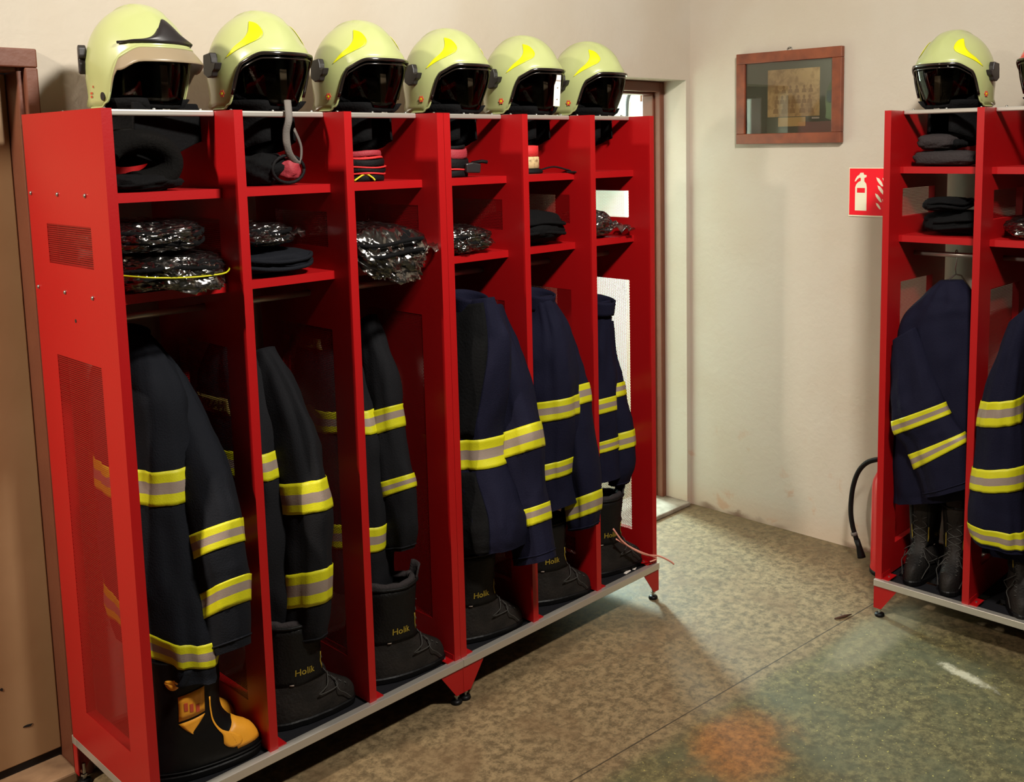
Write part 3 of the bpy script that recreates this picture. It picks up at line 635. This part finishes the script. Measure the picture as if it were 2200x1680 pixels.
# coat hangers
q=MB(); q.tube([(0,.0,0),(0,.006,.02),(0,0,.045),(0,-.004,.065)]+[(0,.011*cos(a)-.0,.078+.012*sin(a)) for a in [PI*1.25-PI*1.3*k/10 for k in range(11)]],.0018,6)
hg=thing('coat_hanger','thin wire coat hanger holding the slanting-banded jacket of the right hand locker','coat hanger',(2.683,-1.405,1.300),PI/2,'wire coat hangers')
q.build('hook',STEEL,hg,smooth=True)
q=MB(); q.tube([(0,-.14,-.07),(0,-.05,-.01),(0,0,0),(0,.05,-.01),(0,.14,-.07),(0,0,-.075),(0,-.14,-.07)],.003,6); q.build('shoulder_bar',STEEL,hg,smooth=True)
HGL=['the black jacket of the second bay','the slim black jacket of the third bay','the open navy jacket of the fourth bay','the two-banded navy jacket of the fifth bay','the narrow navy jacket before the doorway','the charcoal navy jacket nearest the camera','the navy jacket at the right edge']

# ======================= BOOTS =======================
BT=[(0,.160,.115,.048),(.02,.166,.118,.051),(.045,.164,.114,.052),(.07,.150,.108,.051),(.09,.120,.102,.049),(.115,.085,.095,.046),(.15,.066,.086,.046),(.20,.062,.082,.050),(.26,.068,.086,.056),(.31,.074,.092,.061)]
def boot_fn(tab,seed=0,am=1):
    P=crom([(a,b,c) for a,b,c,d in tab],6); W=crom([(d,0,0) for a,b,c,d in tab],6); n=len(P)-1
    def f(v,a,off=0):
        v=max(0,min(1,v))*n; i=min(int(v),n-1); t=v-i; p=P[i].lerp(P[i+1],t); w_=W[i].lerp(W[i+1],t).x
        ca,sa=cos(a),sin(a); L=p.y if ca>0 else p.z
        ex=1.9 if ca<0 else 2.3
        x=w_*abs(sa)**(2/ex)*(1 if sa>0 else -1)*(1-.12*max(0,ca)); y=-L*abs(ca)**(2/ex)*(1 if ca>0 else -1)
        nn=Vector((sa*L,-ca*w_,0)).normalized()
        d=noise.noise(Vector((ca*3+seed,sa*3,p.x*14)))*.004*am+noise.noise(Vector((ca*2+seed,sa*2,p.x*45)))*.0025*am*sm(p.x,.08,.13)
        return Vector((x,y,p.x))+nn*(off+d)
    return f
def boot(label,loc,rz,group,rubber=False,seed=0,tops=True):
    t=thing('rubber_boot' if rubber else 'leather_boot',label,'boot',loc,rz,group)
    tab=BT if not rubber else [(0,.165,.12,.052),(.03,.172,.122,.055),(.06,.165,.118,.056),(.09,.145,.112,.054),(.115,.105,.105,.052),(.15,.080,.098,.052),(.20,.074,.092,.056),(.26,.078,.092,.062),(.31,.08,.094,.066),(.335,.082,.094,.068)]
    f=boot_fn(tab,seed,.5 if rubber else 1); q=MB(); N=44
    rows=[[f(i/46,2*PI*k/N) for k in range(N)] for i in range(1,47)]+[[f(1-j*.06,2*PI*k/N,-.007) for k in range(N)] for j in range(0,7)]
    q.grid(rows,True,0,True,True); q.build('boot_upper',BLK if rubber else LEA2,t,smooth=True)
    q=MB(); rows=[[ (p:=f(.06,2*PI*k/N,o_)) and (p.x,p.y,z) for k in range(N)] for z,o_ in ((0,.002),(.004,.005),(.018,.006),(.022,.003))]
    q.grid(rows,True,0,True,True)
    q.build('sole',BLK,t)
    def patchq(name,pts,mt,off=.0015,rot=0):
        q=MB(); q.grid([[f(v,a,off) for v,a in r] for r in pts]); return q.build(name,mt,t,smooth=True,solid=-.001)
    if rubber:
        # orange toe cap, side flash, chevrons and shield
        for s in (-1,1):
            pass
        patchq('toe_flash',[[(.17+.20*j/6+.10*sin(PI*k/16)*(j/6), -.95+1.9*k/16) for k in range(17)] for j in range(7)],ORG)
        for s in (1,-1):
            def hw_(f_): return .20*max(0,1-((f_-.16)/.17)**2)**.5 if f_<.16 else .03+.17*math.exp(-((f_-.16)/.20)**2)*(1-f_)**.5
            patchq('side_flash',[[(.20+.50*i/20,(.95+.10*i/20+hw_(max(.001,i/20))*w2)*s) for w2 in (-1,-.5,0,.5,1)] for i in range(21)],ORG)
            p=patchq('shield',[[(.60+.14*j/4+.03*i/6,(2.0-.75*i/6)*s) for i in range(7)] for j in range(5)],ORG)
            for j in range(3): 
                qq=MB(); qq.grid([[f(.64+.045*b+.01*j,(1.42+.16*j+.05*a)*s,.0032) for a in range(3)] for b in range(2)]); qq.build('red_mark',ORGR,p,solid=-.0005)
            patchq('shield_point',[[(.585+.03*i/6-.10*j/4,(2.0-.75*(.5+(i/6-.5)*(1-j/4)))*s) for i in range(7)] for j in range(5)],ORG)
            for c in (1.22,2.12): patchq('kidney_mark',[[(.81+.028*(c<2)+rr*(.030*sin(g)+.016*cos(g)**2),(c+.24*rr*cos(g))*s) for g in [2*PI*k/20 for k in range(21)]] for rr in (.02,.5,1)],ORG)
        q=MB(); q.tube([f(.11,2*PI*k/N,.004) for k in range(N+1)],.0025,6); q.build('sole_welt',BLK,t,smooth=True)
    else:
        q=MB(); q.tube([f(.985,2*PI*k/N,.002) for k in range(N+1)],.005,6); q.build('collar_piping',LEA,t,smooth=True)
        patchq('shaft_panel',[[(.60+.38*j/8,.55+ (2*PI-1.1)*k/30) for k in range(31)] for j in range(9)],LEA,.002)
        # laces: zigzag plus a loose loop
        z=[]
        for i in range(9): z.append(f(.36+.062*i,(-1)**i*(.50),.004))
        q=MB(); q.tube(crom([tuple(p) for p in z],4),.0017,6)
        z=[f(.36+.062*i,-(-1)**i*(.50),.005) for i in range(9)]; q.tube(crom([tuple(p) for p in z],4),.0017,6)
        for s in (-1,1):
            q.tube(crom([tuple(f(.60,.4*s,.006)),tuple(f(.50,1.0*s,.016)),tuple(f(.40,1.35*s,.012)),tuple(f(.42,.8*s,.012)),tuple(f(.55,.45*s,.008))],6),.0016,6)
            q.tube(crom([tuple(f(.50,.5*s,.006)),tuple(f(.36,.9*s,.014)),tuple(f(.27,.8*s,.010)),tuple(f(.16,.62*s,.008))],6),.0015,6)
        q.build('lace',LACE,t,smooth=True)
        for s in (1,-1):
            pass
            text_obj('Holík',.021,TXTY,t,lambda a,b,c,s=s:f(.70+b/.31,s*(PI*.5)+a/.062,.0045),'lettering')
            patchq('reflective_tab',[[(.60+.012*j,(PI*.62+.07*k)*s if s<0 else (PI*.38+.07*k)) for k in range(3)] for j in range(2)],SILV,.004)
            patchq('side_reflector',[[(.66+.03*j,(.62+.04*k)*s) for k in range(3)] for j in range(5)],TXTY,.004)
        # tongue and pull loop
        q=MB(); q.grid([[f(.97+.03*j/3,-.5+1.0*k/8,-.004+.0*j)+Vector((0,-.004*j,.014*j)) for k in range(9)] for j in range(4)]); q.build('tongue',GFLC,t,smooth=True,solid=.006)
        q=MB(); q.tube(crom([tuple(f(.93,PI,.003)),tuple(f(1,PI,.010)+Vector((0,0,.028))),tuple(f(1,PI,.0)+Vector((0,0,.026))),tuple(f(.95,PI,-.01))],5),.0015,6,flat=.008); q.build('pull_loop',BLKW,t,smooth=True)
        # insulated lining bulging at the top
        q=MB(); q.tube([f(.985,2*PI*k/24,-.014)+Vector((0,0,.004+.008*noise.noise(Vector((k*.7,seed,0))))) for k in range(25)],.011,8); q.build('lining_collar',GFLC,t,smooth=True)
    return t
BZ=ZR-.008+.0005
BG='black laced boots on the locker floors'
boot('black rubber boot with orange flashes, nearer one of the pair in the first bay','' or (.165,-.395,BZ),R(72),'yellow-marked rubber boots',True,1)
boot('black rubber boot with orange flashes, rear one of the pair in the first bay',(.172,-.262,BZ),R(80),'yellow-marked rubber boots',True,2)
bs=[((.495,-.395),78,'scuffed black boot with loose laces, nearer one in the second bay'),((.50,-.25),84,'black laced boot behind the scuffed one in the second bay'),
 ((.835,-.405),76,'scuffed black boot in the third bay, grey lining showing, nearer one'),((.845,-.265),84,'black laced boot at the rear of the third bay'),
 ((1.175,-.405),72,'black laced boot under the open jacket in the fourth bay, nearer one'),((1.20,-.26),80,'black laced boot at the rear of the fourth bay'),
 ((1.535,-.395),66,'black laced boot half hidden under sleeves in the fifth bay'),
 ((1.855,-.39),72,'black laced boot beside the pale cord in the sixth bay')]
for i,((x,y),a,l) in enumerate(bs): boot(l,(x,y,BZ),R(a),BG,False,3+i)
b1=[((2.655,-1.325),-84,'scuffed boot nearer the extinguisher in the right hand locker'),((2.655,-1.455),-80,'scuffed boot beside the divider in the first bay of the right hand locker'),((2.63,-1.70),-70,'black boot with yellow tabs under the banded jacket at the right edge')]
for i,((x,y),a,l) in enumerate(b1): boot(l,(x,y,BZ),R(a),BG,False,20+i)

# ======================= BUNDLES ON THE SHELVES =======================
def blob(cx,cy,cz,rx,ry,rz,seed,amp,n=40,m=26,e=2.8,fr=5,fine=0,flat=True,off=0,droop=None):
    rows=[]
    for i in range(m+1):
        th=-PI/2+PI*i/m; ct,st=cos(th),sin(th); row=[]
        for k in range(n):
            a=2*PI*k/n; d=Vector((abs(ct*cos(a))**(2/e)*(1 if cos(a)>0 else -1),abs(ct*sin(a))**(2/e)*(1 if sin(a)>0 else -1),abs(st)**(2/e)*(1 if st>0 else -1)))
            w_=1+amp*noise.noise(d*fr*.5+Vector((seed,seed*2,0)))+amp*.5*noise.noise(d*fr+Vector((seed,0,seed)))
            if fine: w_+=fine*(.5-abs(noise.noise(d*fr*2.2+Vector((0,seed,seed)))))-fine*.25
            p=Vector((rx*d.x*w_,ry*d.y*w_,rz*d.z*w_))+d.normalized()*off
            if flat and p.z<-rz: p.z=-rz
            if droop and p.y<droop: p.z-=(droop-p.y)*.9
            row.append((cx+p.x,cy+p.y,cz+p.z))
        rows.append(row)
    return rows
def bundle(name,label,cat,loc,size,seed,film=True,cloth=BLKC,flap=None,group=None,edge=None,droop=None):
    t=thing(name,label,cat,loc,0,group); rx,ry,rz=size
    q=MB(); q.grid(blob(0,0,rz,rx*.92,ry*.92,rz*.9,seed,.10,e=3.0,fine=.10,fr=3,droop=droop),True,0,True,True); q.build('folded_clothes',cloth,t,smooth=True)
    # fold lines of the layers
    q=MB()
    for zz in (.7,1.25): q.tube([(rx*.93*max(-1,min(1,1.15*cos(a))),ry*.93*max(-1,min(1,1.15*sin(a))),rz*zz+.006*sin(3*a+seed)) for a in [PI*.9+PI*1.25*k/30 for k in range(31)]],.006,6)
    q.build('fold_edge',cloth,t,smooth=True)
    if edge:
        q=MB(); q.tube([(rx*.97*max(-1,min(1,1.2*cos(a))),ry*.99*max(-1,min(1,1.2*sin(a))),rz*1.0+.01*sin(2*a+seed)) for a in [PI*1.05+PI*.85*k/30 for k in range(31)]],.0022,6); q.build('lime_piping',YEL,t,smooth=True)
    if film:
        q=MB(); rows=blob(0,0,rz,rx*1.0,ry*1.0,rz*1.02,seed+3,.13,90,60,2.7,3,.22,droop=droop); q.grid(rows,True,0,True,True); q.build('plastic_bag',FILM,t,smooth=True)
        if flap:
            (fx,fy,fz),L,Wf=flap; d=Vector((fx,fy,fz)).normalized(); s=Vector((0,0,1)).cross(d).normalized(); q=MB(); rows=[]
            o_=Vector((d.x*rx*.75,d.y*ry*.75,rz*.75))
            for i in range(19):
                f_=i/18; row=[]
                for k in range(19):
                    g=k/18-.5; w_=Wf*(1-.35*f_*f_)
                    up=.020*noise.noise(Vector((f_*5,g*6,seed)))+.01*noise.noise(Vector((f_*12,g*13,seed)))
                    row.append(o_+d*L*f_+s*w_*g+Vector((0,0,up+rz*.5*(1-f_)*cos(g*PI))))
                rows.append(row)
            q.grid(rows); q.build('bag_end',FILM,t,smooth=True,solid=.002)
    return t
z1=ZS[1]; BGP='plastic wrapped clothing bundles on the lower shelves'
bundle('wrapped_clothing','lower plastic wrapped clothing bundle in the first bay, lime piping along its edge','clothing bundle',(.185,-.29,z1),(.155,.205,.045),1,True,BLKC,((.6,-.5,-.05),.05,.14),BGP,True,droop=-.185)
bundle('wrapped_clothing','upper plastic wrapped clothing bundle lying on another in the first bay','clothing bundle',(.165,-.275,z1+.094),(.135,.19,.040),2,True,BLKC,None,BGP)
bundle('folded_trousers','dark folded trousers under a plastic bag in the second bay','trousers',(.50,-.265,z1),(.135,.175,.038),3,False,NAVYB)
bundle('wrapped_clothing','plastic bag heap on top of folded trousers in the second bay','clothing bundle',(.475,-.255,z1+.078),(.105,.155,.034),4,True,BLKC,((.9,-.25,.1),.08,.16),BGP)
bundle('wrapped_clothing','large plastic wrapped bundle spilling over the shelf edge in the third bay','clothing bundle',(.825,-.345,z1),(.138,.195,.060),5,True,BLKC,((.75,-.5,-.0),.10,.18),BGP,droop=-.12)
bundle('wrapped_clothing','crumpled plastic wrapped bundle in the fourth bay','clothing bundle',(1.185,-.30,z1),(.12,.14,.046),6,True,BLKC,((.85,-.45,-.05),.06,.15),BGP)
bundle('folded_trousers','plain black folded cloth heap in the fifth bay','clothes',(1.535,-.30,z1),(.135,.15,.062),7,False,BLKC)
bundle('wrapped_clothing','grey bundle in a clear bag on the shelf before the bright mesh','clothing bundle',(1.845,-.32,z1),(.085,.10,.050),8,True,GFLC,((.8,-.5,-.05),.12,.13),BGP)
bundle('folded_trousers','black clothes heaped in the first bay of the right hand locker','clothes',(2.72,-1.405,z1),(.16,.125,.045),9,False,BLKC)
bundle('cloth_roll','rolled black cloth lying on the heaped clothes of the right hand locker','cloth',(2.66,-1.375,z1+.084),(.12,.075,.028),10,False,BLKC)
bundle('wrapped_clothing','plastic wrapped bundle at the right edge, second bay of the right hand locker','clothing bundle',(2.70,-1.725,z1),(.15,.125,.040),11,True,BLKC,None,BGP)
# yellow tip in the first bundle
# ---- top shelf things ----
zt=ZS[0]
HOODM=mat('dark_hood_cloth',rgb(13,12,11),.95,spec=.1,bump=(140,.4))
t=thing('rolled_hood','dark grey rolled hood curling on the top shelf of the first bay','hood',(.15,-.27,zt))
q=MB(); P=[(.02+.085*cos(a)*1.0-.03,-.06,.072+.055*sin(a)) for a in [PI*.85-PI*1.35*k/14 for k in range(15)]]
q.tube(crom([tuple(p) for p in P],3),[.034]*43,12,flat=.075); q.build('hood_roll',HOODM,t,smooth=True)
q=MB(); q.grid(blob(.0,-.03,.022,.10,.12,.022,5,.12),True,0,True,True); q.build('hood_base',BLKC,t,smooth=True)
t=thing('face_mask_bag','black bag with a red panel on the top shelf of the second bay','bag',(.515,-.28,zt))
q=MB(); q.grid(blob(.0,0,.045,.075,.11,.045,6,.16),True,0,True,True); q.build('bag_body',BLKC,t,smooth=True)
q=MB(); q.grid(blob(.045,-.05,.045,.036,.07,.036,8,.1,off=.002),True,0,True,True); q.build('red_panel',WINE,t,smooth=True)
q=MB(); q.tube([(.03+.05*cos(a),-.115,.045+.038*sin(a)) for a in [2*PI*k/20 for k in range(21)]],.005,6); q.build('strap_ring',BLKW,t,smooth=True)
def belt(label,loc,rx,ry,layers,mats,h):
    t=thing('coiled_belt',label,'belt',loc,0,'coiled fire belts on the top shelves')
    for j,(z0,z1_,sc,mi) in enumerate(layers):
        q=MB(); rows=[]
        for i in range(5):
            z=z0+(z1_-z0)*i/4; b=.0025*sin(PI*i/4)
            rows.append([((rx*sc+b)*cos(a)+.003*sin(2*a+j),(ry*sc+b)*sin(a),z+.002*sin(3*a+j)) for a in [2*PI*k/40 for k in range(40)]])
        q.grid(rows,True); q.build('belt_turn',mats[mi],t,smooth=True,solid=.006)
    q=MB(); q.lathe([(rx*.3,0),(rx*.86,.002),(rx*.86,h*.8),(rx*.3,h*.8)],30,sy=ry/rx); q.build('belt_core',BLKW,t,smooth=False)
    return t
t=belt('black coiled fire belt with thin red stripes in the third bay','' or (.845,-.30,zt),.075,.085,[(0,.020,.98,0),(.020,.026,1.02,1),(.026,.040,1.0,0),(.040,.045,1.02,1),(.045,.066,.96,0),(.066,.074,.93,1),(.074,.092,.9,2)],[BLKW,REDW,WINE],.09)
q=MB(); q.tube(crom([(-.02,-.10,.004),(.015,-.105,.022),(.03,-.12,.012),(.036,-.125,.003)],6),.0028,6); o=q.build('lime_cord',YEL,None,smooth=True); o.location=(.80,-.27,zt); tag(o,'short lime cord lying beside the striped belt of the third bay','cord')
t=belt('coiled fire belt with a wide wine red band and black buckle in the fourth bay',(1.185,-.30,zt),.075,.080,[(0,.022,1.0,0),(.022,.028,1.02,1),(.028,.060,1.0,0),(.060,.092,.93,2),(.092,.104,.86,0)],[BLKW,REDW,WINE],.105)
q=MB(); q.prism([(-.025,-.016),(.03,-.018),(.034,.012),(.0,.018),(-.027,.014)],((.04,-.084,.030),(.9,-.2,0),(0,0,1),(0,-1,0)),.014); q.build('buckle',HBLK,t,bevel=.004)
q=MB(); q.tube([(.06,-.07,.045),(.09,-.085,.05),(.105,-.095,.047)],.006,6,flat=.013); q.build('belt_end',BLKW,t,smooth=True)
t=thing('webbing_roll','red and cream labelled webbing roll on the top shelf of the fifth bay','webbing',(1.555,-.30,zt))
q=MB(); q.lathe([(.062,0),(.066,.006),(.06,.016),(.05,.018)],30); q.build('black_base',BLKW,t,smooth=True)
q=MB(); q.lathe([(.048,.018),(.052,.020),(.052,.058),(.048,.060)],30); q.build('cream_label',CREAM,t,smooth=True)
q=MB(); q.lathe([(.046,.060),(.050,.062),(.050,.098),(.03,.100)],30); q.build('red_webbing',REDW,t,smooth=True)
q=MB(); q.tube(crom([(.05,-.03,.012),(.09,-.06,.022),(.14,-.10,.006),(.165,-.135,.004),(.13,-.12,.003),(.10,-.11,.003)],6),.003,6,flat=.009); q.build('loose_strap',BLKW,t,smooth=True)
# gloves in the right hand locker
for i,(yy,zz,sx,l) in enumerate(((-1.375,0,.115,'lower grey felt glove folded on the top shelf of the right hand locker'),(-1.345,.058,.07,'upper grey felt glove lying on the other in the right hand locker'))):
    t=thing('work_glove',l,'glove',(2.66,yy,zt+zz),0,'grey gloves')
    q=MB(); q.grid(blob(0,0,.029,.09,sx,.029,12+i,.08,e=3.2),True,0,True,True); q.build('glove_cuff',GFLC,t,smooth=True)
    q=MB()
    for k in range(4): q.tube(crom([(-.03+.02*k,-sx*.8,.022),(-.04+.022*k,-sx*1.05,.026),(-.05+.022*k,-sx*1.15,.018)],4),[.013]*9,8)
    q.build('finger',BLKC,t,smooth=True)

# ======================= WALL THINGS =======================
t=thing('framed_picture','old sepia photograph in a reddish wooden frame on the back wall','picture',(XW,-.507,1.990))
W2,H2=.53,.405; fw=.046
q=MB()
for a,b,c,d in ((-W2/2,W2/2,H2/2-fw,H2/2),(-W2/2,W2/2,-H2/2,-H2/2+fw),(-W2/2,-W2/2+fw,-H2/2+fw,H2/2-fw),(W2/2-fw,W2/2,-H2/2+fw,H2/2-fw)): q.box(-.030,-.004,a,b,c,d)
q.build('frame',WOOD,t,bevel=.003)
q=MB(); q.box(-.014,-.010,-W2/2+fw,W2/2-fw,-H2/2+fw,H2/2-fw); q.build('mount_board',MATB,t)
q=MB(); q.box(-.0155,-.014,-.155,.105,-.085,.122); ph=q.build('photograph',PHOTO,t)
q=MB(); q.box(-.0165,-.0145,-.088,.050,-.128,-.088); q.build('caption_card',SEPIA,t)
q=MB(); q.box(-.0165,-.0145,-.155,-.118,-.098,-.090); q.build('small_label',WHT,t,bevel=.0008)
# faint rows of sitters in the photograph
random.seed(4)
for r_,(zz,n,s_) in enumerate(((.030,6,.0095),(-.015,7,.0105),(-.055,5,.012))):
    q=MB()
    for k in range(n):
        yy=-.11+.17*k/(n-1)+random.uniform(-.004,.004)
        q.prism([(s_*.62*cos(2*PI*j/14),s_*.8*sin(2*PI*j/14)) for j in range(14)],((-.0155,yy,zz+s_*1.4),(0,1,0),(0,0,1),(-1,0,0)),.0004)
        q.prism([(-s_*1.2,-s_*1.3),(s_*1.2,-s_*1.3),(s_*1.0,s_*.2),(s_*.4,s_*.6),(-s_*.4,s_*.6),(-s_*1.0,s_*.2)],((-.0155,yy,zz),(0,1,0),(0,0,1),(-1,0,0)),.0003)
    q.build('row_of_sitters',SEPD,ph)
q=MB(); q.box(-.0185,-.0170,-W2/2+fw,W2/2-fw,-H2/2+fw,H2/2-fw); q.build('glass_pane',GLASS,t)
q=MB(); q.tube([(-.006,.012*cos(a),H2/2+.006+.010*sin(a)) for a in [2*PI*k/16 for k in range(17)]],.0018,6); q.build('hanging_ring',STEEL,t,smooth=True)
q=MB(); q.cyl((0,0,H2/2+.014),(-1,0,0),.003,.012,8); q.build('nail',STEEL,t)
# extinguisher sign: plate 0.2 x 0.2, local u to the right = -Y
t=thing('fire_extinguisher_sign','red sign with pale fire extinguisher and flame symbols beside the right hand locker','sign',(XW-.001,-.905,1.578))
q=MB(); q.box(-.004,-.001,-.103,.103,-.103,.103); q.build('sign_board',SIGNW,t)
q=MB(); q.box(-.0052,-.004,-.100,.100,-.097,.100); q.build('red_field',SIGNR,t)
fr=((-.0052,.10,-.10),(0,-1,0),(0,0,1),(-1,0,0))
body=[(.027,.022),(.080,.022),(.080,.120),(.077,.136),(.068,.146),(.068,.160),(.078,.164),(.078,.172),(.066,.174),(.064,.182),(.050,.182),(.046,.174),(.036,.168),(.028,.156),(.024,.145),(.030,.146),(.036,.154),(.046,.161),(.052,.160),(.052,.148),(.040,.142),(.031,.132),(.027,.120)]
q=MB(); q.prism(body,fr,.0008); s_=q.build('extinguisher_symbol',SIGNW,t)
q=MB(); q.prism([(.036,.098),(.072,.098),(.072,.118),(.036,.118)],((-.006,.10,-.10),(0,-1,0),(0,0,1),(-1,0,0)),.0006); q.build('symbol_label',SIGNR,s_)
flame=[(0,0),(.010,.004),(.020,.016),(.026,.030),(.020,.030),(.012,.022),(.004,.012)]
for i,(a,b,c) in enumerate(((.118,.060,1.2),(.128,.092,1.25),(.122,.126,1.25),(.122,.030,.9),(.150,.040,1.1),(.155,.085,1.2),(.150,.125,1.2))):
    q=MB(); q.prism([(a+(.026-x)*c*1.0 if False else a+x*c,b+(.030-y)*c) for x,y in flame],fr,.0008); q.build('flame_symbol',SIGNW,t)
# extinguisher standing behind the locker's end
t=thing('fire_extinguisher','red fire extinguisher with black hose, mostly hidden behind the right hand locker','fire extinguisher',(2.865,-1.088,0))
q=MB(); q.lathe([(.070,0),(.082,.004),(.082,.02),(.080,.03),(.080,.36),(.076,.395),(.062,.425),(.040,.445),(.026,.452),(.022,.47)],32); q.build('cylinder',EXTR,t,smooth=True)
q=MB(); q.lathe([(.0815,0),(.084,.003),(.084,.018),(.0815,.02)],32); q.build('base_ring',BLK,t,smooth=True)
q=MB(); q.cyl((0,0,.465),(0,0,1),.018,.035,16); q.box(-.014,.014,-.03,.03,.49,.51); v=q.build('valve',STEEL,t,bevel=.002)
q=MB(); q.box(-.009,.009,-.10,.02,.512,.520); q.box(-.009,.009,-.095,.02,.535,.541); q.build('handle',BLK,v,bevel=.002)
q=MB(); q.prism([(-.03,0),(.03,0),(.03,.13),(-.03,.13)],((-.0808,-.02,.15),(0,-1,0),(0,0,1),(-1,0,0)),.0008); q.build('label',WHT,t)
q=MB(); P=crom([(0,.01,.495),(-.002,.058,.478),(-.003,.112,.452),(-.004,.151,.402),(-.005,.174,.325),(-.005,.181,.231),(-.005,.171,.161),(-.004,.152,.104)],6)
q.tube(P,.0105,12); h=q.build('hose',BLK,t,smooth=True)
q=MB(); q.tube([(-.004,.152,.106),(-.003,.141,.078),(-.003,.130,.040),(-.003,.128,.032)],[.0125,.0125,.017,.018],14); q.build('nozzle',BLK,h,smooth=True)
q=MB(); q.tube([(-.005,.166,.135),(-.0045,.161,.122)],.0135,12); q.build('grey_sleeve',GREY,h,smooth=True)
# pale cord at the foot of the last bay
q=MB(); P=crom([(1.815,-.47,.345),(1.85,-.485,.29),(1.90,-.50,.245),(1.965,-.507,.205),(2.03,-.520,.182),(2.08,-.535,.150),(2.10,-.54,.132)],8); q.tube(P,.0035,8)
P=crom([(1.83,-.47,.30),(1.88,-.49,.262),(1.94,-.505,.222),(2.02,-.515,.176),(1.99,-.507,.168)],8); q.tube(P,.003,8)
o=q.build('pink_cord',CORD,smooth=True); tag(o,'pale pink cord trailing over the corner of the far bay','cord')
for i,(x,y,a,l) in enumerate(((1.905,-.462,.2,'left one of two white paper scraps on the floor tray of the far bay'),(1.955,-.458,.5,'right one of two white paper scraps on the floor tray of the far bay'))):
    q=MB(); q.prism([(-.020,-.006),(.018,-.007),(.021,.004),(.004,.007),(-.019,.006)],((0,0,0),(cos(a),sin(a),0),(-sin(a),cos(a),0),(0,0,1)),.003); o=q.build('paper_scrap',WHT,bevel=.001); o.location=(x,y,ZR+.0005 if y<-.486 else ZR-.0078); tag(o,l,'paper','white paper scraps')
# twig on the floor
q=MB(); q.tube([(0,0,.004),(.04,-.02,.006),(.075,-.03,.004)],[.003,.006,.002],8); q.tube([(.03,-.016,.005),(.045,-.002,.005)],.0025,6); o=q.build('twig',DIRT,smooth=True); o.location=(2.33,-1.125,0); tag(o,'small dark twig on the concrete near the right hand locker','twig')
